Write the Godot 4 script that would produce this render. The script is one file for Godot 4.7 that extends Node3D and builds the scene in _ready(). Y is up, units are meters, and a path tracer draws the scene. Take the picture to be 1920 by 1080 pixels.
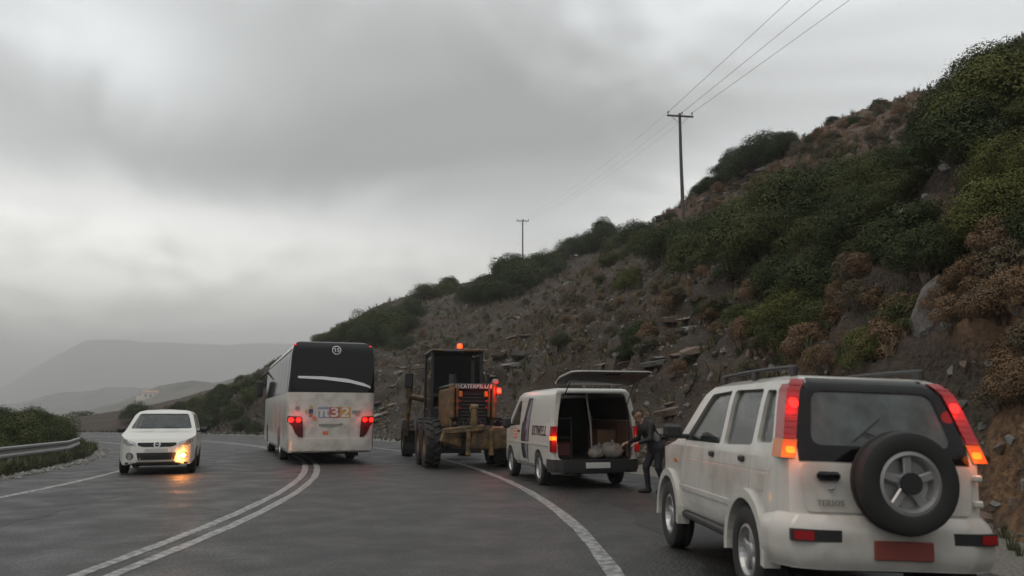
extends Node3D
# A rainy mountain road: a coach, a motor grader, a van with its tailgate up and a small off-roader below a scrub-covered slope.

var M := {}
var rng := RandomNumberGenerator.new()
var used := {}

# ------------------------------------------------------------------ helpers
func lin(r: float, g: float, b: float, a := 1.0) -> Color:
	var c := Color(r, g, b).linear_to_srgb()
	c.a = a
	return c

func mat(c: Color, rough := 0.6, metal := 0.0, spec := 0.5) -> StandardMaterial3D:
	var m := StandardMaterial3D.new()
	m.albedo_color = c
	m.roughness = rough
	m.metallic = metal
	m.metallic_specular = spec
	return m

func glow(c: Color, e: float) -> StandardMaterial3D:
	var m := mat(c, 0.3)
	m.emission_enabled = true
	m.emission = c
	m.emission_energy_multiplier = e
	return m

func numbered(n: String) -> String:
	if not used.has(n):
		used[n] = 0
		return n
	used[n] += 1
	return "%s_%03d" % [n, used[n]]

func thing(called: String, label: String, category: String, group := "") -> Node3D:
	var o := Node3D.new()
	o.name = numbered(called)
	add_child(o)
	tag(o, label, category, group)
	return o

func tag(o: Node, label: String, category := "", group := "") -> void:
	o.set_meta("label", label)
	if category: o.set_meta("category", category)
	if group: o.set_meta("group", group)

func put(called: String, mesh: Mesh, m: Material, parent: Node = self) -> MeshInstance3D:
	var o := MeshInstance3D.new()
	o.name = numbered(called) if parent == self else called
	o.mesh = mesh
	o.material_override = m
	parent.add_child(o, true)
	return o

func copy(o: Node3D) -> Node3D:
	var base: String = str(o.name).rstrip("0123456789").trim_suffix("_")
	var c: Node3D = o.duplicate()
	c.name = numbered(base)
	add_child(c)
	return c

func ST() -> SurfaceTool:
	var st := SurfaceTool.new()
	st.begin(Mesh.PRIMITIVE_TRIANGLES)
	st.set_smooth_group(-1)
	return st

func fin(st: SurfaceTool) -> ArrayMesh:
	st.generate_normals()
	return st.commit()

# a triangle whose front looks along "out" (Godot: clockwise)
func tri(st: SurfaceTool, a: Vector3, b: Vector3, c: Vector3, out: Vector3) -> void:
	if (b - a).cross(c - a).dot(out) > 0.0:
		st.add_vertex(a); st.add_vertex(c); st.add_vertex(b)
	else:
		st.add_vertex(a); st.add_vertex(b); st.add_vertex(c)

func quad(st: SurfaceTool, a: Vector3, b: Vector3, c: Vector3, d: Vector3, out: Vector3) -> void:
	tri(st, a, b, c, out)
	tri(st, a, c, d, out)

# bevelled box
func box(st: SurfaceTool, at: Vector3, size: Vector3, bev := 0.01, bs := Basis.IDENTITY) -> void:
	var h := size * 0.5
	bev = minf(bev, minf(h.x, minf(h.y, h.z)) * 0.9)
	var P := {}
	for sx in [-1, 1]:
		for sy in [-1, 1]:
			for sz in [-1, 1]:
				P[[sx, sy, sz, 0]] = at + bs * Vector3(sx * h.x, sy * (h.y - bev), sz * (h.z - bev))
				P[[sx, sy, sz, 1]] = at + bs * Vector3(sx * (h.x - bev), sy * h.y, sz * (h.z - bev))
				P[[sx, sy, sz, 2]] = at + bs * Vector3(sx * (h.x - bev), sy * (h.y - bev), sz * h.z)
				tri(st, P[[sx, sy, sz, 0]], P[[sx, sy, sz, 1]], P[[sx, sy, sz, 2]], bs * Vector3(sx, sy, sz))
	for s in [-1, 1]:
		quad(st, P[[s, -1, -1, 0]], P[[s, 1, -1, 0]], P[[s, 1, 1, 0]], P[[s, -1, 1, 0]], bs * Vector3(s, 0, 0))
		quad(st, P[[-1, s, -1, 1]], P[[1, s, -1, 1]], P[[1, s, 1, 1]], P[[-1, s, 1, 1]], bs * Vector3(0, s, 0))
		quad(st, P[[-1, -1, s, 2]], P[[1, -1, s, 2]], P[[1, 1, s, 2]], P[[-1, 1, s, 2]], bs * Vector3(0, 0, s))
		for t in [-1, 1]:
			quad(st, P[[s, t, -1, 0]], P[[s, t, 1, 0]], P[[s, t, 1, 1]], P[[s, t, -1, 1]], bs * Vector3(s, t, 0))
			quad(st, P[[s, -1, t, 0]], P[[s, 1, t, 0]], P[[s, 1, t, 2]], P[[s, -1, t, 2]], bs * Vector3(s, 0, t))
			quad(st, P[[-1, s, t, 1]], P[[1, s, t, 1]], P[[1, s, t, 2]], P[[-1, s, t, 2]], bs * Vector3(0, s, t))

func boxm(at: Vector3, size: Vector3, bev := 0.01, bs := Basis.IDENTITY) -> ArrayMesh:
	var st := ST()
	box(st, at, size, bev, bs)
	return fin(st)

func frame_of(d: Vector3) -> Basis:
	var y := d.normalized()
	var x := y.cross(Vector3.UP if absf(y.y) < 0.95 else Vector3.RIGHT).normalized()
	return Basis(x, y, x.cross(y))

func tube(st: SurfaceTool, a: Vector3, b: Vector3, ra: float, rb: float, n := 8, caps := true) -> void:
	var f := frame_of(b - a)
	for i in n:
		var t0 := TAU * i / n
		var t1 := TAU * (i + 1) / n
		var d0 := f.x * cos(t0) + f.z * sin(t0)
		var d1 := f.x * cos(t1) + f.z * sin(t1)
		quad(st, a + d0 * ra, a + d1 * ra, b + d1 * rb, b + d0 * rb, d0 + d1)
		if caps:
			tri(st, a, a + d0 * ra, a + d1 * ra, a - b)
			tri(st, b, b + d0 * rb, b + d1 * rb, b - a)

func tubes(pts: Array, r: float, n := 8) -> ArrayMesh:
	var st := ST()
	for i in pts.size() - 1:
		tube(st, pts[i], pts[i + 1], r, r, n)
	return fin(st)

# profile of [radius, x] pairs turned round the x axis at "at"
func lathe(st: SurfaceTool, prof: Array, at: Vector3, n := 28, axis := Vector3.RIGHT) -> void:
	var f := frame_of(axis)
	for k in prof.size() - 1:
		var p: Array = prof[k]
		var q: Array = prof[k + 1]
		for i in n:
			var t0 := TAU * i / n
			var t1 := TAU * (i + 1) / n
			var d0 := f.x * cos(t0) + f.z * sin(t0)
			var d1 := f.x * cos(t1) + f.z * sin(t1)
			var A: Vector3 = at + d0 * p[0] + f.y * p[1]
			var B: Vector3 = at + d1 * p[0] + f.y * p[1]
			var C: Vector3 = at + d1 * q[0] + f.y * q[1]
			var D: Vector3 = at + d0 * q[0] + f.y * q[1]
			var out: Vector3 = (d0 + d1) * (q[1] - p[1]) * 0.5 - f.y * (q[0] - p[0])
			if p[0] > 0.0001: tri(st, A, B, C, out)
			if q[0] > 0.0001: tri(st, A, C, D, out)

func dense(poly: PackedVector2Array, step: float) -> PackedVector2Array:
	var r := PackedVector2Array()
	for i in poly.size():
		var a := poly[i]
		var b := poly[(i + 1) % poly.size()]
		var n := maxi(1, ceili(a.distance_to(b) / step))
		for k in n: r.append(a.lerp(b, float(k) / n))
	return r

func pv(a: Array) -> PackedVector2Array:
	var r := PackedVector2Array()
	for i in range(0, a.size(), 2): r.append(Vector2(a[i], a[i + 1]))
	return r

func rounded(poly: PackedVector2Array, r: float, seg := 4) -> PackedVector2Array:
	var o := PackedVector2Array()
	var n := poly.size()
	for i in n:
		var p := poly[i]
		var a := poly[(i + n - 1) % n]
		var b := poly[(i + 1) % n]
		var rr := minf(r, minf(p.distance_to(a), p.distance_to(b)) * 0.45)
		var pa := p + (a - p).normalized() * rr
		var pb := p + (b - p).normalized() * rr
		for k in seg + 1:
			var t := float(k) / seg
			o.append(pa.lerp(p, t).lerp(p.lerp(pb, t), t))
	return o

# a plate between two depths over a 2D polygon; "on" turns (a, b, depth) into a point
func plate(st: SurfaceTool, poly: PackedVector2Array, d0: float, d1: float, on: Callable) -> void:
	var idx := Geometry2D.triangulate_polygon(poly)
	var mid := Vector2.ZERO
	for p in poly: mid += p / poly.size()
	var lo: Vector3 = on.call(mid.x, mid.y, d0)
	var hi: Vector3 = on.call(mid.x, mid.y, d1)
	var n := hi - lo
	for i in range(0, idx.size(), 3):
		var a := poly[idx[i]]
		var b := poly[idx[i + 1]]
		var c := poly[idx[i + 2]]
		tri(st, on.call(a.x, a.y, d0), on.call(b.x, b.y, d0), on.call(c.x, c.y, d0), -n)
		tri(st, on.call(a.x, a.y, d1), on.call(b.x, b.y, d1), on.call(c.x, c.y, d1), n)
	var cw := Geometry2D.is_polygon_clockwise(poly)
	for i in poly.size():
		var a := poly[i]
		var b := poly[(i + 1) % poly.size()]
		var e := (b - a).orthogonal() * (1.0 if cw else -1.0)
		var m := (a + b) * 0.5
		var o: Vector3 = on.call(m.x + e.x * 0.01, m.y + e.y * 0.01, d0) - on.call(m.x, m.y, d0)
		quad(st, on.call(a.x, a.y, d0), on.call(b.x, b.y, d0), on.call(b.x, b.y, d1), on.call(a.x, a.y, d1), -o)

# the same on a curved surface: the two faces are cut into cells so that they follow it
func curved(st: SurfaceTool, poly: PackedVector2Array, d0: float, d1: float, on: Callable, cell: float) -> void:
	var r := Rect2(poly[0], Vector2.ZERO)
	for p in poly: r = r.expand(p)
	var nx := maxi(1, ceili(r.size.x / cell))
	var ny := maxi(1, ceili(r.size.y / cell))
	var mid := r.get_center()
	var n: Vector3 = on.call(mid.x, mid.y, d1) - on.call(mid.x, mid.y, d0)
	for i in nx:
		for j in ny:
			var a := r.position + r.size * Vector2(float(i) / nx, float(j) / ny)
			var b := r.position + r.size * Vector2(float(i + 1) / nx, float(j + 1) / ny)
			for piece in Geometry2D.intersect_polygons(poly, PackedVector2Array([a, Vector2(b.x, a.y), b, Vector2(a.x, b.y)])):
				var idx := Geometry2D.triangulate_polygon(piece)
				for k in range(0, idx.size(), 3):
					for d in [d0, d1]:
						tri(st, on.call(piece[idx[k]].x, piece[idx[k]].y, d), on.call(piece[idx[k + 1]].x, piece[idx[k + 1]].y, d), on.call(piece[idx[k + 2]].x, piece[idx[k + 2]].y, d), n if d == d1 else -n)
	var cw := Geometry2D.is_polygon_clockwise(poly)
	for i in poly.size():
		var a := poly[i]
		var b := poly[(i + 1) % poly.size()]
		var e := (b - a).orthogonal() * (1.0 if cw else -1.0)
		var m := (a + b) * 0.5
		var o: Vector3 = on.call(m.x + e.x * 0.01, m.y + e.y * 0.01, d0) - on.call(m.x, m.y, d0)
		quad(st, on.call(a.x, a.y, d0), on.call(b.x, b.y, d0), on.call(b.x, b.y, d1), on.call(a.x, a.y, d1), -o)

func platem(poly: PackedVector2Array, d0: float, d1: float, on: Callable) -> ArrayMesh:
	var st := ST()
	plate(st, poly, d0, d1, on)
	return fin(st)

func along_x(a: float, b: float, d: float) -> Vector3: return Vector3(d, b, a)
func along_z(a: float, b: float, d: float) -> Vector3: return Vector3(a, b, d)
func along_y(a: float, b: float, d: float) -> Vector3: return Vector3(a, d, b)

func csg(mesh: Mesh, op := CSGShape3D.OPERATION_UNION) -> CSGMesh3D:
	var c := CSGMesh3D.new()
	c.mesh = mesh
	c.operation = op
	return c

# solid = side profile (z, y) x rear profile (x, y) x plan (x, z), minus cutters
func hull(side: PackedVector2Array, rear: PackedVector2Array, plan: PackedVector2Array, cuts: Array, inner := 0.0) -> ArrayMesh:
	var root := CSGCombiner3D.new()
	root.name = "hull_maker"
	add_child(root)
	var body := CSGCombiner3D.new()
	root.add_child(body)
	_three(body, side, rear, plan)
	if inner > 0.0:
		var hole := CSGCombiner3D.new()
		hole.operation = CSGShape3D.OPERATION_SUBTRACTION
		root.add_child(hole)
		_three(hole, Geometry2D.offset_polygon(side, -inner)[0], Geometry2D.offset_polygon(rear, -inner)[0], Geometry2D.offset_polygon(plan, -inner)[0])
	for c in cuts:
		root.add_child(csg(c, CSGShape3D.OPERATION_SUBTRACTION))
	for i in 3: await get_tree().process_frame
	var m: ArrayMesh = root.bake_static_mesh()
	remove_child(root)
	root.queue_free()
	return soften(m, 42.0)

func _three(parent: Node, side: PackedVector2Array, rear: PackedVector2Array, plan: PackedVector2Array) -> void:
	parent.add_child(csg(platem(side, -4.0, 4.0, along_x)))
	parent.add_child(csg(platem(rear, -20.0, 5.0, along_z), CSGShape3D.OPERATION_INTERSECTION))
	parent.add_child(csg(platem(plan, -2.0, 8.0, along_y), CSGShape3D.OPERATION_INTERSECTION))

# shared normals between faces that meet at less than "deg"
func soften(m: Mesh, deg: float) -> ArrayMesh:
	var V := m.get_faces()
	var N := PackedVector3Array()
	var at := {}
	for i in range(0, V.size(), 3):
		var n := (V[i + 2] - V[i]).cross(V[i + 1] - V[i])
		N.append(n)
		for k in 3:
			var key := Vector3i((V[i + k] * 2000.0).round())
			if not at.has(key): at[key] = []
			at[key].append(i / 3)
	var lim := cos(deg_to_rad(deg))
	var st := SurfaceTool.new()
	st.begin(Mesh.PRIMITIVE_TRIANGLES)
	for i in range(0, V.size(), 3):
		var n := N[i / 3].normalized()
		if N[i / 3].length() < 1e-9: continue
		for k in 3:
			var s := Vector3.ZERO
			for f in at[Vector3i((V[i + k] * 2000.0).round())]:
				if N[f].normalized().dot(n) > lim: s += N[f]
			st.set_normal(s.normalized())
			st.add_vertex(V[i + k])
	return st.commit()

func sym(half: Array) -> PackedVector2Array:
	var r := PackedVector2Array()
	for i in range(0, half.size(), 2): r.append(Vector2(half[i], half[i + 1]))
	for i in range(half.size() - 2, -1, -2):
		if half[i] > 0.0001: r.append(Vector2(-half[i], half[i + 1]))
	return r

# width of a half profile [x, y, x, y ...] at height y
func at_height(half: Array, y: float) -> float:
	for i in range(0, half.size() - 2, 2):
		var a: float = half[i + 1]
		var b: float = half[i + 3]
		if y >= a and y <= b and b > a: return lerpf(half[i], half[i + 2], (y - a) / (b - a))
	return half[half.size() - 2]

func lettering(text: String, size: float, depth := 0.006, font := "Droid Sans", weight := 700) -> TextMesh:
	var t := TextMesh.new()
	var f := SystemFont.new()
	f.font_names = PackedStringArray([font])
	f.font_weight = weight
	t.font = f
	t.font_size = 32
	t.pixel_size = size / 23.0
	t.depth = depth
	t.text = text
	return t

func noise_tex(freq: float, seed_: int, ramp: Array, size := 512, octaves := 4, normal := 0.0, kind := FastNoiseLite.TYPE_SIMPLEX_SMOOTH) -> NoiseTexture2D:
	var n := FastNoiseLite.new()
	n.seed = seed_
	n.frequency = freq
	n.noise_type = kind
	n.fractal_octaves = octaves
	var t := NoiseTexture2D.new()
	t.width = size
	t.height = size
	t.seamless = true
	t.noise = n
	if normal > 0.0:
		t.as_normal_map = true
		t.bump_strength = normal
	if ramp:
		var g := Gradient.new()
		g.offsets = PackedFloat32Array()
		g.colors = PackedColorArray()
		var offs := PackedFloat32Array()
		var cols := PackedColorArray()
		for r in ramp:
			offs.append(r[0])
			cols.append(r[1])
		g.offsets = offs
		g.colors = cols
		t.color_ramp = g
	return t

func triplanar(m: StandardMaterial3D, metres: float, world := true) -> StandardMaterial3D:
	m.uv1_triplanar = true
	m.uv1_world_triplanar = world
	m.uv1_scale = Vector3.ONE / metres
	return m

func noise(freq: float, seed_: int, octaves := 4, ridged := false) -> FastNoiseLite:
	var n := FastNoiseLite.new()
	n.seed = seed_
	n.frequency = freq
	n.noise_type = FastNoiseLite.TYPE_SIMPLEX_SMOOTH
	n.fractal_octaves = octaves
	if ridged: n.fractal_type = FastNoiseLite.FRACTAL_RIDGED
	return n

# ------------------------------------------------------------------ sky
func dir_az(az: float, el: float) -> Vector3:      # degrees; azimuth 0 looks down the road (-z), positive to the right
	var a := deg_to_rad(az)
	var e := deg_to_rad(el)
	return Vector3(sin(a) * cos(e), sin(e), -cos(a) * cos(e))

func make_sky() -> Sky:
	var W := 1024
	var H := 512
	var im := Image.create(W, H, false, Image.FORMAT_RGBF)
	var big := noise(0.55, 11, 4)
	var small := noise(2.2, 23, 5)
	var warp := noise(0.8, 5, 2)
	var wisp := noise(1.9, 29, 5)
	# cloud masses: [azimuth, elevation, half width, half height, darker (-) or brighter (+)]
	var masses := [[-7.0, 19.0, 17.0, 5.0, -0.44], [-12.0, 27.0, 15.0, 5.0, -0.32], [7.0, 22.0, 12.0, 6.0, -0.26], [-31.0, 16.6, 11.0, 2.4, -0.22], [-19.0, 17.0, 10.0, 3.0, -0.14], [-26.0, 10.5, 17.0, 4.0, 0.70], [-7.0, 10.0, 9.0, 2.6, 0.24],
		[-28.0, 22.5, 6.0, 2.6, 0.22], [14.0, 16.0, 6.0, 3.2, 0.32], [24.0, 25.0, 10.0, 5.0, -0.08]]
	var dirs := []
	for m in masses: dirs.append(dir_az(m[0], m[1]))
	for j in H:
		var el := PI * (0.5 - (j + 0.5) / H)
		for i in W:
			var az := TAU * ((i + 0.5) / W)
			# Godot panorama: the left edge of the picture looks along -z
			var a := az if az < PI else az - TAU
			var d := Vector3(sin(a) * cos(el), sin(el), -cos(a) * cos(el))
			var up := maxf(d.y, 0.0)
			var p := Vector3(d.x, 0.0, d.z) / (up + 0.30)
			var w := Vector3(warp.get_noise_3dv(p + Vector3(7, 0, 0)), 0, warp.get_noise_3dv(p + Vector3(0, 9, 4))) * 0.5
			var n := big.get_noise_3dv(p * 1.3 + w) * 0.65 + small.get_noise_3dv(p * 1.8 + w * 2.2) * 0.5 + 0.22 * (0.5 - absf(wisp.get_noise_3dv(Vector3(p.x * 1.1, 0, p.z) + w * 1.5)) * 2.2)
			var L := 0.82 + 0.32 * n
			var deg_az := rad_to_deg(a) + n * 5.0
			var deg_el := rad_to_deg(el) + n * 3.0 + w.x * 5.0
			for m in masses:
				var x: float = (deg_az - m[0]) / m[2]
				var y: float = (deg_el - m[1]) / m[3]
				var r := x * x + y * y
				if r < 7.0: L += m[4] * exp(-r) * (1.0 + 0.6 * n)
			L = clampf(L, 0.34, 1.5)
			if d.y < 0.0: L = lerpf(L, 0.30, clampf(-d.y * 6.0, 0.0, 1.0))
			var warm := clampf((0.34 - up) / 0.34, 0.0, 1.0) * clampf((L - 0.6) * 2.5, 0.0, 1.0)
			im.set_pixel(i, j, Color(L * (0.955 + 0.085 * warm), L * (0.985 + 0.015 * warm), L * (0.995 - 0.11 * warm)))
	var s := PanoramaSkyMaterial.new()
	s.panorama = ImageTexture.create_from_image(im)
	var sky := Sky.new()
	sky.sky_material = s
	return sky

# ------------------------------------------------------------------ road line: straight, then a left-hand bend of 60 m
const RC := Vector2(-63.7, -8.0)
const RR := 60.0
const BEND := 1.75
func road(s: float, off: float) -> Vector3:      # s metres along the centre line from z = +30, off metres to the right
	var s0 := 38.0
	if s < s0: return Vector3(-3.7 + off, 0, 30.0 - s)
	var a := (s - s0) / RR
	if a <= BEND: return Vector3(RC.x + (RR + off) * cos(a), 0, RC.y - (RR + off) * sin(a))
	var rest := s - s0 - BEND * RR
	return Vector3(RC.x + (RR + off) * cos(BEND) - sin(BEND) * rest, 0, RC.y - (RR + off) * sin(BEND) - cos(BEND) * rest)

func strip(off0: float, off1: float, y: float, s0: float, s1: float, ds: float, rag := 0.0, seed_ := 1, across := 1, narrowing := 0.0) -> ArrayMesh:
	var st := SurfaceTool.new()
	st.begin(Mesh.PRIMITIVE_TRIANGLES)
	var nz := noise(0.35, seed_, 4)
	var n := ceili((s1 - s0) / ds)
	for i in n:
		var row := []
		for e in 2:
			var s := s0 + (s1 - s0) * (i + e) / n
			for k in across + 1:
				var o := lerpf(off0, off1, float(k) / across) - narrowing * smoothstep(36.0, 54.0, s)
				if rag > 0.0 and k == 0: o += nz.get_noise_2d(s * 2.0, 0.0) * rag
				if rag > 0.0 and k == across: o += nz.get_noise_2d(s * 2.0, 50.0) * rag
				row.append(road(s, o) + Vector3(0, y, 0))
		for k in across:
			quad(st, row[k], row[k + 1], row[across + 2 + k], row[across + 1 + k], Vector3.UP)
	st.generate_normals()
	return st.commit()

# ------------------------------------------------------------------ slope on the right: lofted from its foot to its crest
const FOOT := [7.5, 18, 6.6, -4, 5.6, -14, 4.3, -24, 2.6, -33, 0.3, -41, -3, -48.5, -7.5, -55.5, -12.5, -61, -17.5, -65, -22.5, -68, -27.5, -70.5, -32, -72.5, -37, -74.5, -44, -77, -53, -78.5]
const CREST := [30.0, 18.0, 16.0, 29.5, 18.6, -12.0, 25.4, 19.3, -34.0, 27.3, 21.0, -44.0, 26.5, 23.8, -55.0, 21.7, 23.2, -64.0, 15.8, 20.8, -70.0, 13.1, 19.8, -84.0, 3.5, 21.2, -104.0, -6.1, 20.6, -114.0, -18.2, 16.8, -113.0, -25.1, 10.6, -102.0, -34.3, 6.6, -108.0, -44.0, 5.1, -118.0, -53.8, 3.2, -124.0, -62.8, 1.6, -126.0]
var n_big: FastNoiseLite
var n_rock: FastNoiseLite
var n_fine: FastNoiseLite

func spline(P: Array, w: int, t: float) -> Vector3:
	var n: int = P.size() / w
	var i := clampi(floori(t), 0, n - 2)
	var f := t - i
	var g := []
	for k in range(-1, 3):
		var j := clampi(i + k, 0, n - 1) * w
		g.append(Vector3(P[j], P[j + 1], P[j + 2]) if w == 3 else Vector3(P[j], 0, P[j + 1]))
	var a: Vector3 = g[0]
	var b: Vector3 = g[1]
	var c: Vector3 = g[2]
	var d: Vector3 = g[3]
	return 0.5 * (2.0 * b + (c - a) * f + (2.0 * a - 5.0 * b + 4.0 * c - d) * f * f + (3.0 * b - a - 3.0 * c + d) * f * f * f)

func slope(c: float, q: float) -> Vector3:
	var f := spline(FOOT, 2, c)
	var k := spline(CREST, 3, c)
	var h: float = 0.14 * (1.0 - exp(-q * 14.0)) + 0.86 * q if q <= 1.0 else 1.0 - 0.12 * (q - 1.0) - 0.5 * maxf(0.0, q - 1.6)
	if q < 0.0: h = q * 0.05
	var p := Vector3(f.x + (k.x - f.x) * q, k.y * h, f.z + (k.z - f.z) * q)
	var run := Vector2(k.x - f.x, k.z - f.z)
	var out := Vector3(-run.x, run.length() * 1.1, -run.y).normalized()
	out = (Vector3(-run.x, 0, -run.y).normalized() * 0.7 + Vector3(0, 0.7, 0))
	var amp := smoothstep(-0.01, 0.07, q) * clampf(k.y / 14.0, 0.25, 1.0)
	var rocky := smoothstep(0.62, 0.2, q)
	p += out * amp * (n_big.get_noise_3dv(p) * 1.1 + (n_rock.get_noise_3dv(Vector3(p.x, p.y * 2.2 + p.x * 0.5, p.z)) * 0.75 - 0.15) * (0.25 + 0.75 * rocky) + n_fine.get_noise_3dv(p) * 0.34)
	return p

func slope_normal(c: float, q: float) -> Vector3:
	var a := slope(c + 0.03, q) - slope(c - 0.03, q)
	var b := slope(c, q + 0.015) - slope(c, q - 0.015)
	var n := a.cross(b).normalized()
	return n if n.y > 0.0 else -n

func make_slope() -> MeshInstance3D:
	n_big = noise(0.07, 3, 3)
	n_rock = noise(0.16, 8, 4, true)
	n_fine = noise(0.9, 19, 3)
	var st := SurfaceTool.new()
	st.begin(Mesh.PRIMITIVE_TRIANGLES)
	var qs := []
	var q := -0.06
	while q < 2.4:
		qs.append(q)
		q += 0.0075 if q < 0.35 else (0.0125 if q < 1.05 else 0.15)
	var nc := 460
	var tone := noise(0.06, 31, 4)
	var tone2 := noise(0.35, 37, 4)
	for i in nc + 1:
		# columns lie closer together where the slope is near
		var c := 15.0 * i / nc
		for j in qs.size():
			var p := slope(c, qs[j])
			var t := clampf(0.5 + tone.get_noise_3dv(p) * 0.9, 0.0, 1.0)
			var r := clampf(0.5 + tone2.get_noise_3dv(p) * 1.1, 0.0, 1.0)
			var grey := Color(0.062, 0.053, 0.043)
			var brown := Color(0.068, 0.043, 0.026)
			var red := Color(0.150, 0.084, 0.056)
			# reddish soil on the open upper slope, tan earth in the near cutting, grey scree in the middle
			var open: float = smoothstep(0.45, 0.8, qs[j]) * smoothstep(6.6, 5.4, c)
			var cut: float = smoothstep(2.4, 1.6, c) * smoothstep(0.6, 0.2, qs[j])
			var col := grey.lerp(brown, clampf(t * 0.9 + 0.15 * r, 0.0, 1.0))
			col = col.lerp(red, open * 0.75)
			col = col.lerp(Color(0.17, 0.098, 0.050), cut * smoothstep(0.35, 0.75, r))
			col = col * (0.72 + 0.56 * r)
			st.set_color(col)
			st.add_vertex(p)
	var w := qs.size()
	for i in nc:
		for j in w - 1:
			var a := i * w + j
			for k in [a, a + w + 1, a + 1, a, a + w, a + w + 1]: st.add_index(k)
	st.generate_normals()
	var o := put("hillside", st.commit(), M.slope)
	o.set_meta("kind", "structure")
	return o

func rock_mesh(seed_: int, flat: float) -> ArrayMesh:
	var r := RandomNumberGenerator.new()
	r.seed = seed_
	# a block with its corners cut by random planes
	var dirs := []
	for i in 11: dirs.append([Vector3(r.randf_range(-1, 1), r.randf_range(-1, 1), r.randf_range(-1, 1)).normalized(), r.randf_range(0.34, 0.52)])
	for d in [Vector3.RIGHT, Vector3.LEFT, Vector3.UP, Vector3.DOWN, Vector3.BACK, Vector3.FORWARD]: dirs.append([d, r.randf_range(0.42, 0.55)])
	var planes: Array[Plane] = []
	for d in dirs: planes.append(Plane(d[0], d[1]))
	var pts := Geometry3D.compute_convex_mesh_points(planes)
	var st := ST()
	for pl in planes:
		var on := []
		for p in pts:
			if absf(pl.distance_to(p)) < 0.002: on.append(p)
		if on.size() < 3: continue
		var mid := Vector3.ZERO
		for p in on: mid += p / on.size()
		var f := frame_of(pl.normal)
		on.sort_custom(func(a, b): return atan2((a - mid).dot(f.z), (a - mid).dot(f.x)) < atan2((b - mid).dot(f.z), (b - mid).dot(f.x)))
		for i in on.size():
			var a: Vector3 = on[i]
			var b: Vector3 = on[(i + 1) % on.size()]
			var s := Vector3(1, flat, 0.8)
			tri(st, mid * s, a * s, b * s, pl.normal)
	return fin(st)

# bush crown: small leaf faces on many lumps
func crown_mesh(seed_: int, leaves: int, leaf: float, lumps: int, col: Color, other: Color, flat := 0.72) -> ArrayMesh:
	var r := RandomNumberGenerator.new()
	r.seed = seed_
	var L := []
	for i in lumps:
		# lumps sit on a lopsided dome
		var a := r.randf() * TAU
		var el := asin(pow(r.randf(), 0.8))
		var d := cos(el) * r.randf_range(0.26, 0.40)
		var rad := r.randf_range(0.09, 0.19)
		L.append([Vector3(cos(a) * d, (0.08 + sin(el) * r.randf_range(0.38, 0.58)) * flat, sin(a) * d), rad, r.randf()])
	var st := SurfaceTool.new()
	st.begin(Mesh.PRIMITIVE_TRIANGLES)
	for i in leaves:
		var l: Array = L[r.randi() % L.size()]
		var n := Vector3(r.randfn(), r.randfn(), r.randfn()).normalized()
		if n.y < -0.45 and r.randf() < 0.7: n.y = -n.y
		var rr: float = l[1] * (1.0 - 0.45 * r.randf() * r.randf()) * (1.0 + 0.3 * maxf(0.0, r.randfn() - 1.0))
		var p: Vector3 = l[0] + n * rr * Vector3(1, 0.9, 1)
		if p.y < 0.01: p.y = 0.01 + r.randf() * 0.05
		var ln := (n + Vector3(r.randfn(), r.randfn() + 0.4, r.randfn()) * 0.34).normalized()
		var f := frame_of(ln)
		var t := r.randf() * TAU
		var u := (f.x * cos(t) + f.z * sin(t)) * leaf * r.randf_range(0.6, 1.15)
		var v := (f.z * cos(t) - f.x * sin(t)) * leaf * r.randf_range(0.28, 0.5)
		var c: Color = col.lerp(other, r.randf()) * (0.85 + 0.3 * l[2])
		st.set_color(c)
		st.set_normal(ln)
		if (v + u).cross(u * 2.0).dot(ln) > 0.0: v = -v
		for q in [p - u, p + v, p + u, p - u, p + u, p - v]: st.add_vertex(q)
	return st.commit()

func stem_mesh(seed_: int) -> ArrayMesh:
	var r := RandomNumberGenerator.new()
	r.seed = seed_
	var st := ST()
	for i in 7:
		var a := r.randf() * TAU
		var tip := Vector3(cos(a) * r.randf_range(0.1, 0.32), r.randf_range(0.2, 0.42), sin(a) * r.randf_range(0.1, 0.32))
		var mid := tip * 0.5 + Vector3(r.randf_range(-0.03, 0.03), 0.03, r.randf_range(-0.03, 0.03))
		tube(st, Vector3(0, -0.12, 0), mid, 0.014, 0.009, 5, false)
		tube(st, mid, tip, 0.009, 0.003, 5, false)
	return fin(st)

# ------------------------------------------------------------------ vehicles: forward is -z, the rear stands at z = 0
# a body B is {side: polygon (z, y), half: half rear profile [x, y ...], plan: half plan [x, z ...]}
func side_edge(side: PackedVector2Array, y: float, rear: bool) -> float:
	var best := -INF if rear else INF
	for i in side.size():
		var a := side[i]
		var b := side[(i + 1) % side.size()]
		if (a.y <= y and b.y >= y) or (b.y <= y and a.y >= y):
			var z := a.x if absf(b.y - a.y) < 1e-6 else lerpf(a.x, b.x, (y - a.y) / (b.y - a.y))
			best = maxf(best, z) if rear else minf(best, z)
	return best

func plan_edge(plan: Array, x: float, rear: bool) -> float:
	var best := -INF if rear else INF
	x = absf(x)
	for i in range(0, plan.size() - 2, 2):
		var a: float = plan[i]
		var b: float = plan[i + 2]
		if (a <= x and b >= x) or (b <= x and a >= x):
			var z: float = plan[i + 1] if absf(b - a) < 1e-6 else lerpf(plan[i + 1], plan[i + 3], (x - a) / (b - a))
			best = maxf(best, z) if rear else minf(best, z)
	return best

func plan_x(plan: Array, z: float) -> float:
	for i in range(0, plan.size() - 2, 2):
		var a: float = plan[i + 1]
		var b: float = plan[i + 3]
		if (a >= z and b <= z) and a > b: return lerpf(plan[i], plan[i + 2], (z - a) / (b - a))
	return 9.0

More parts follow.
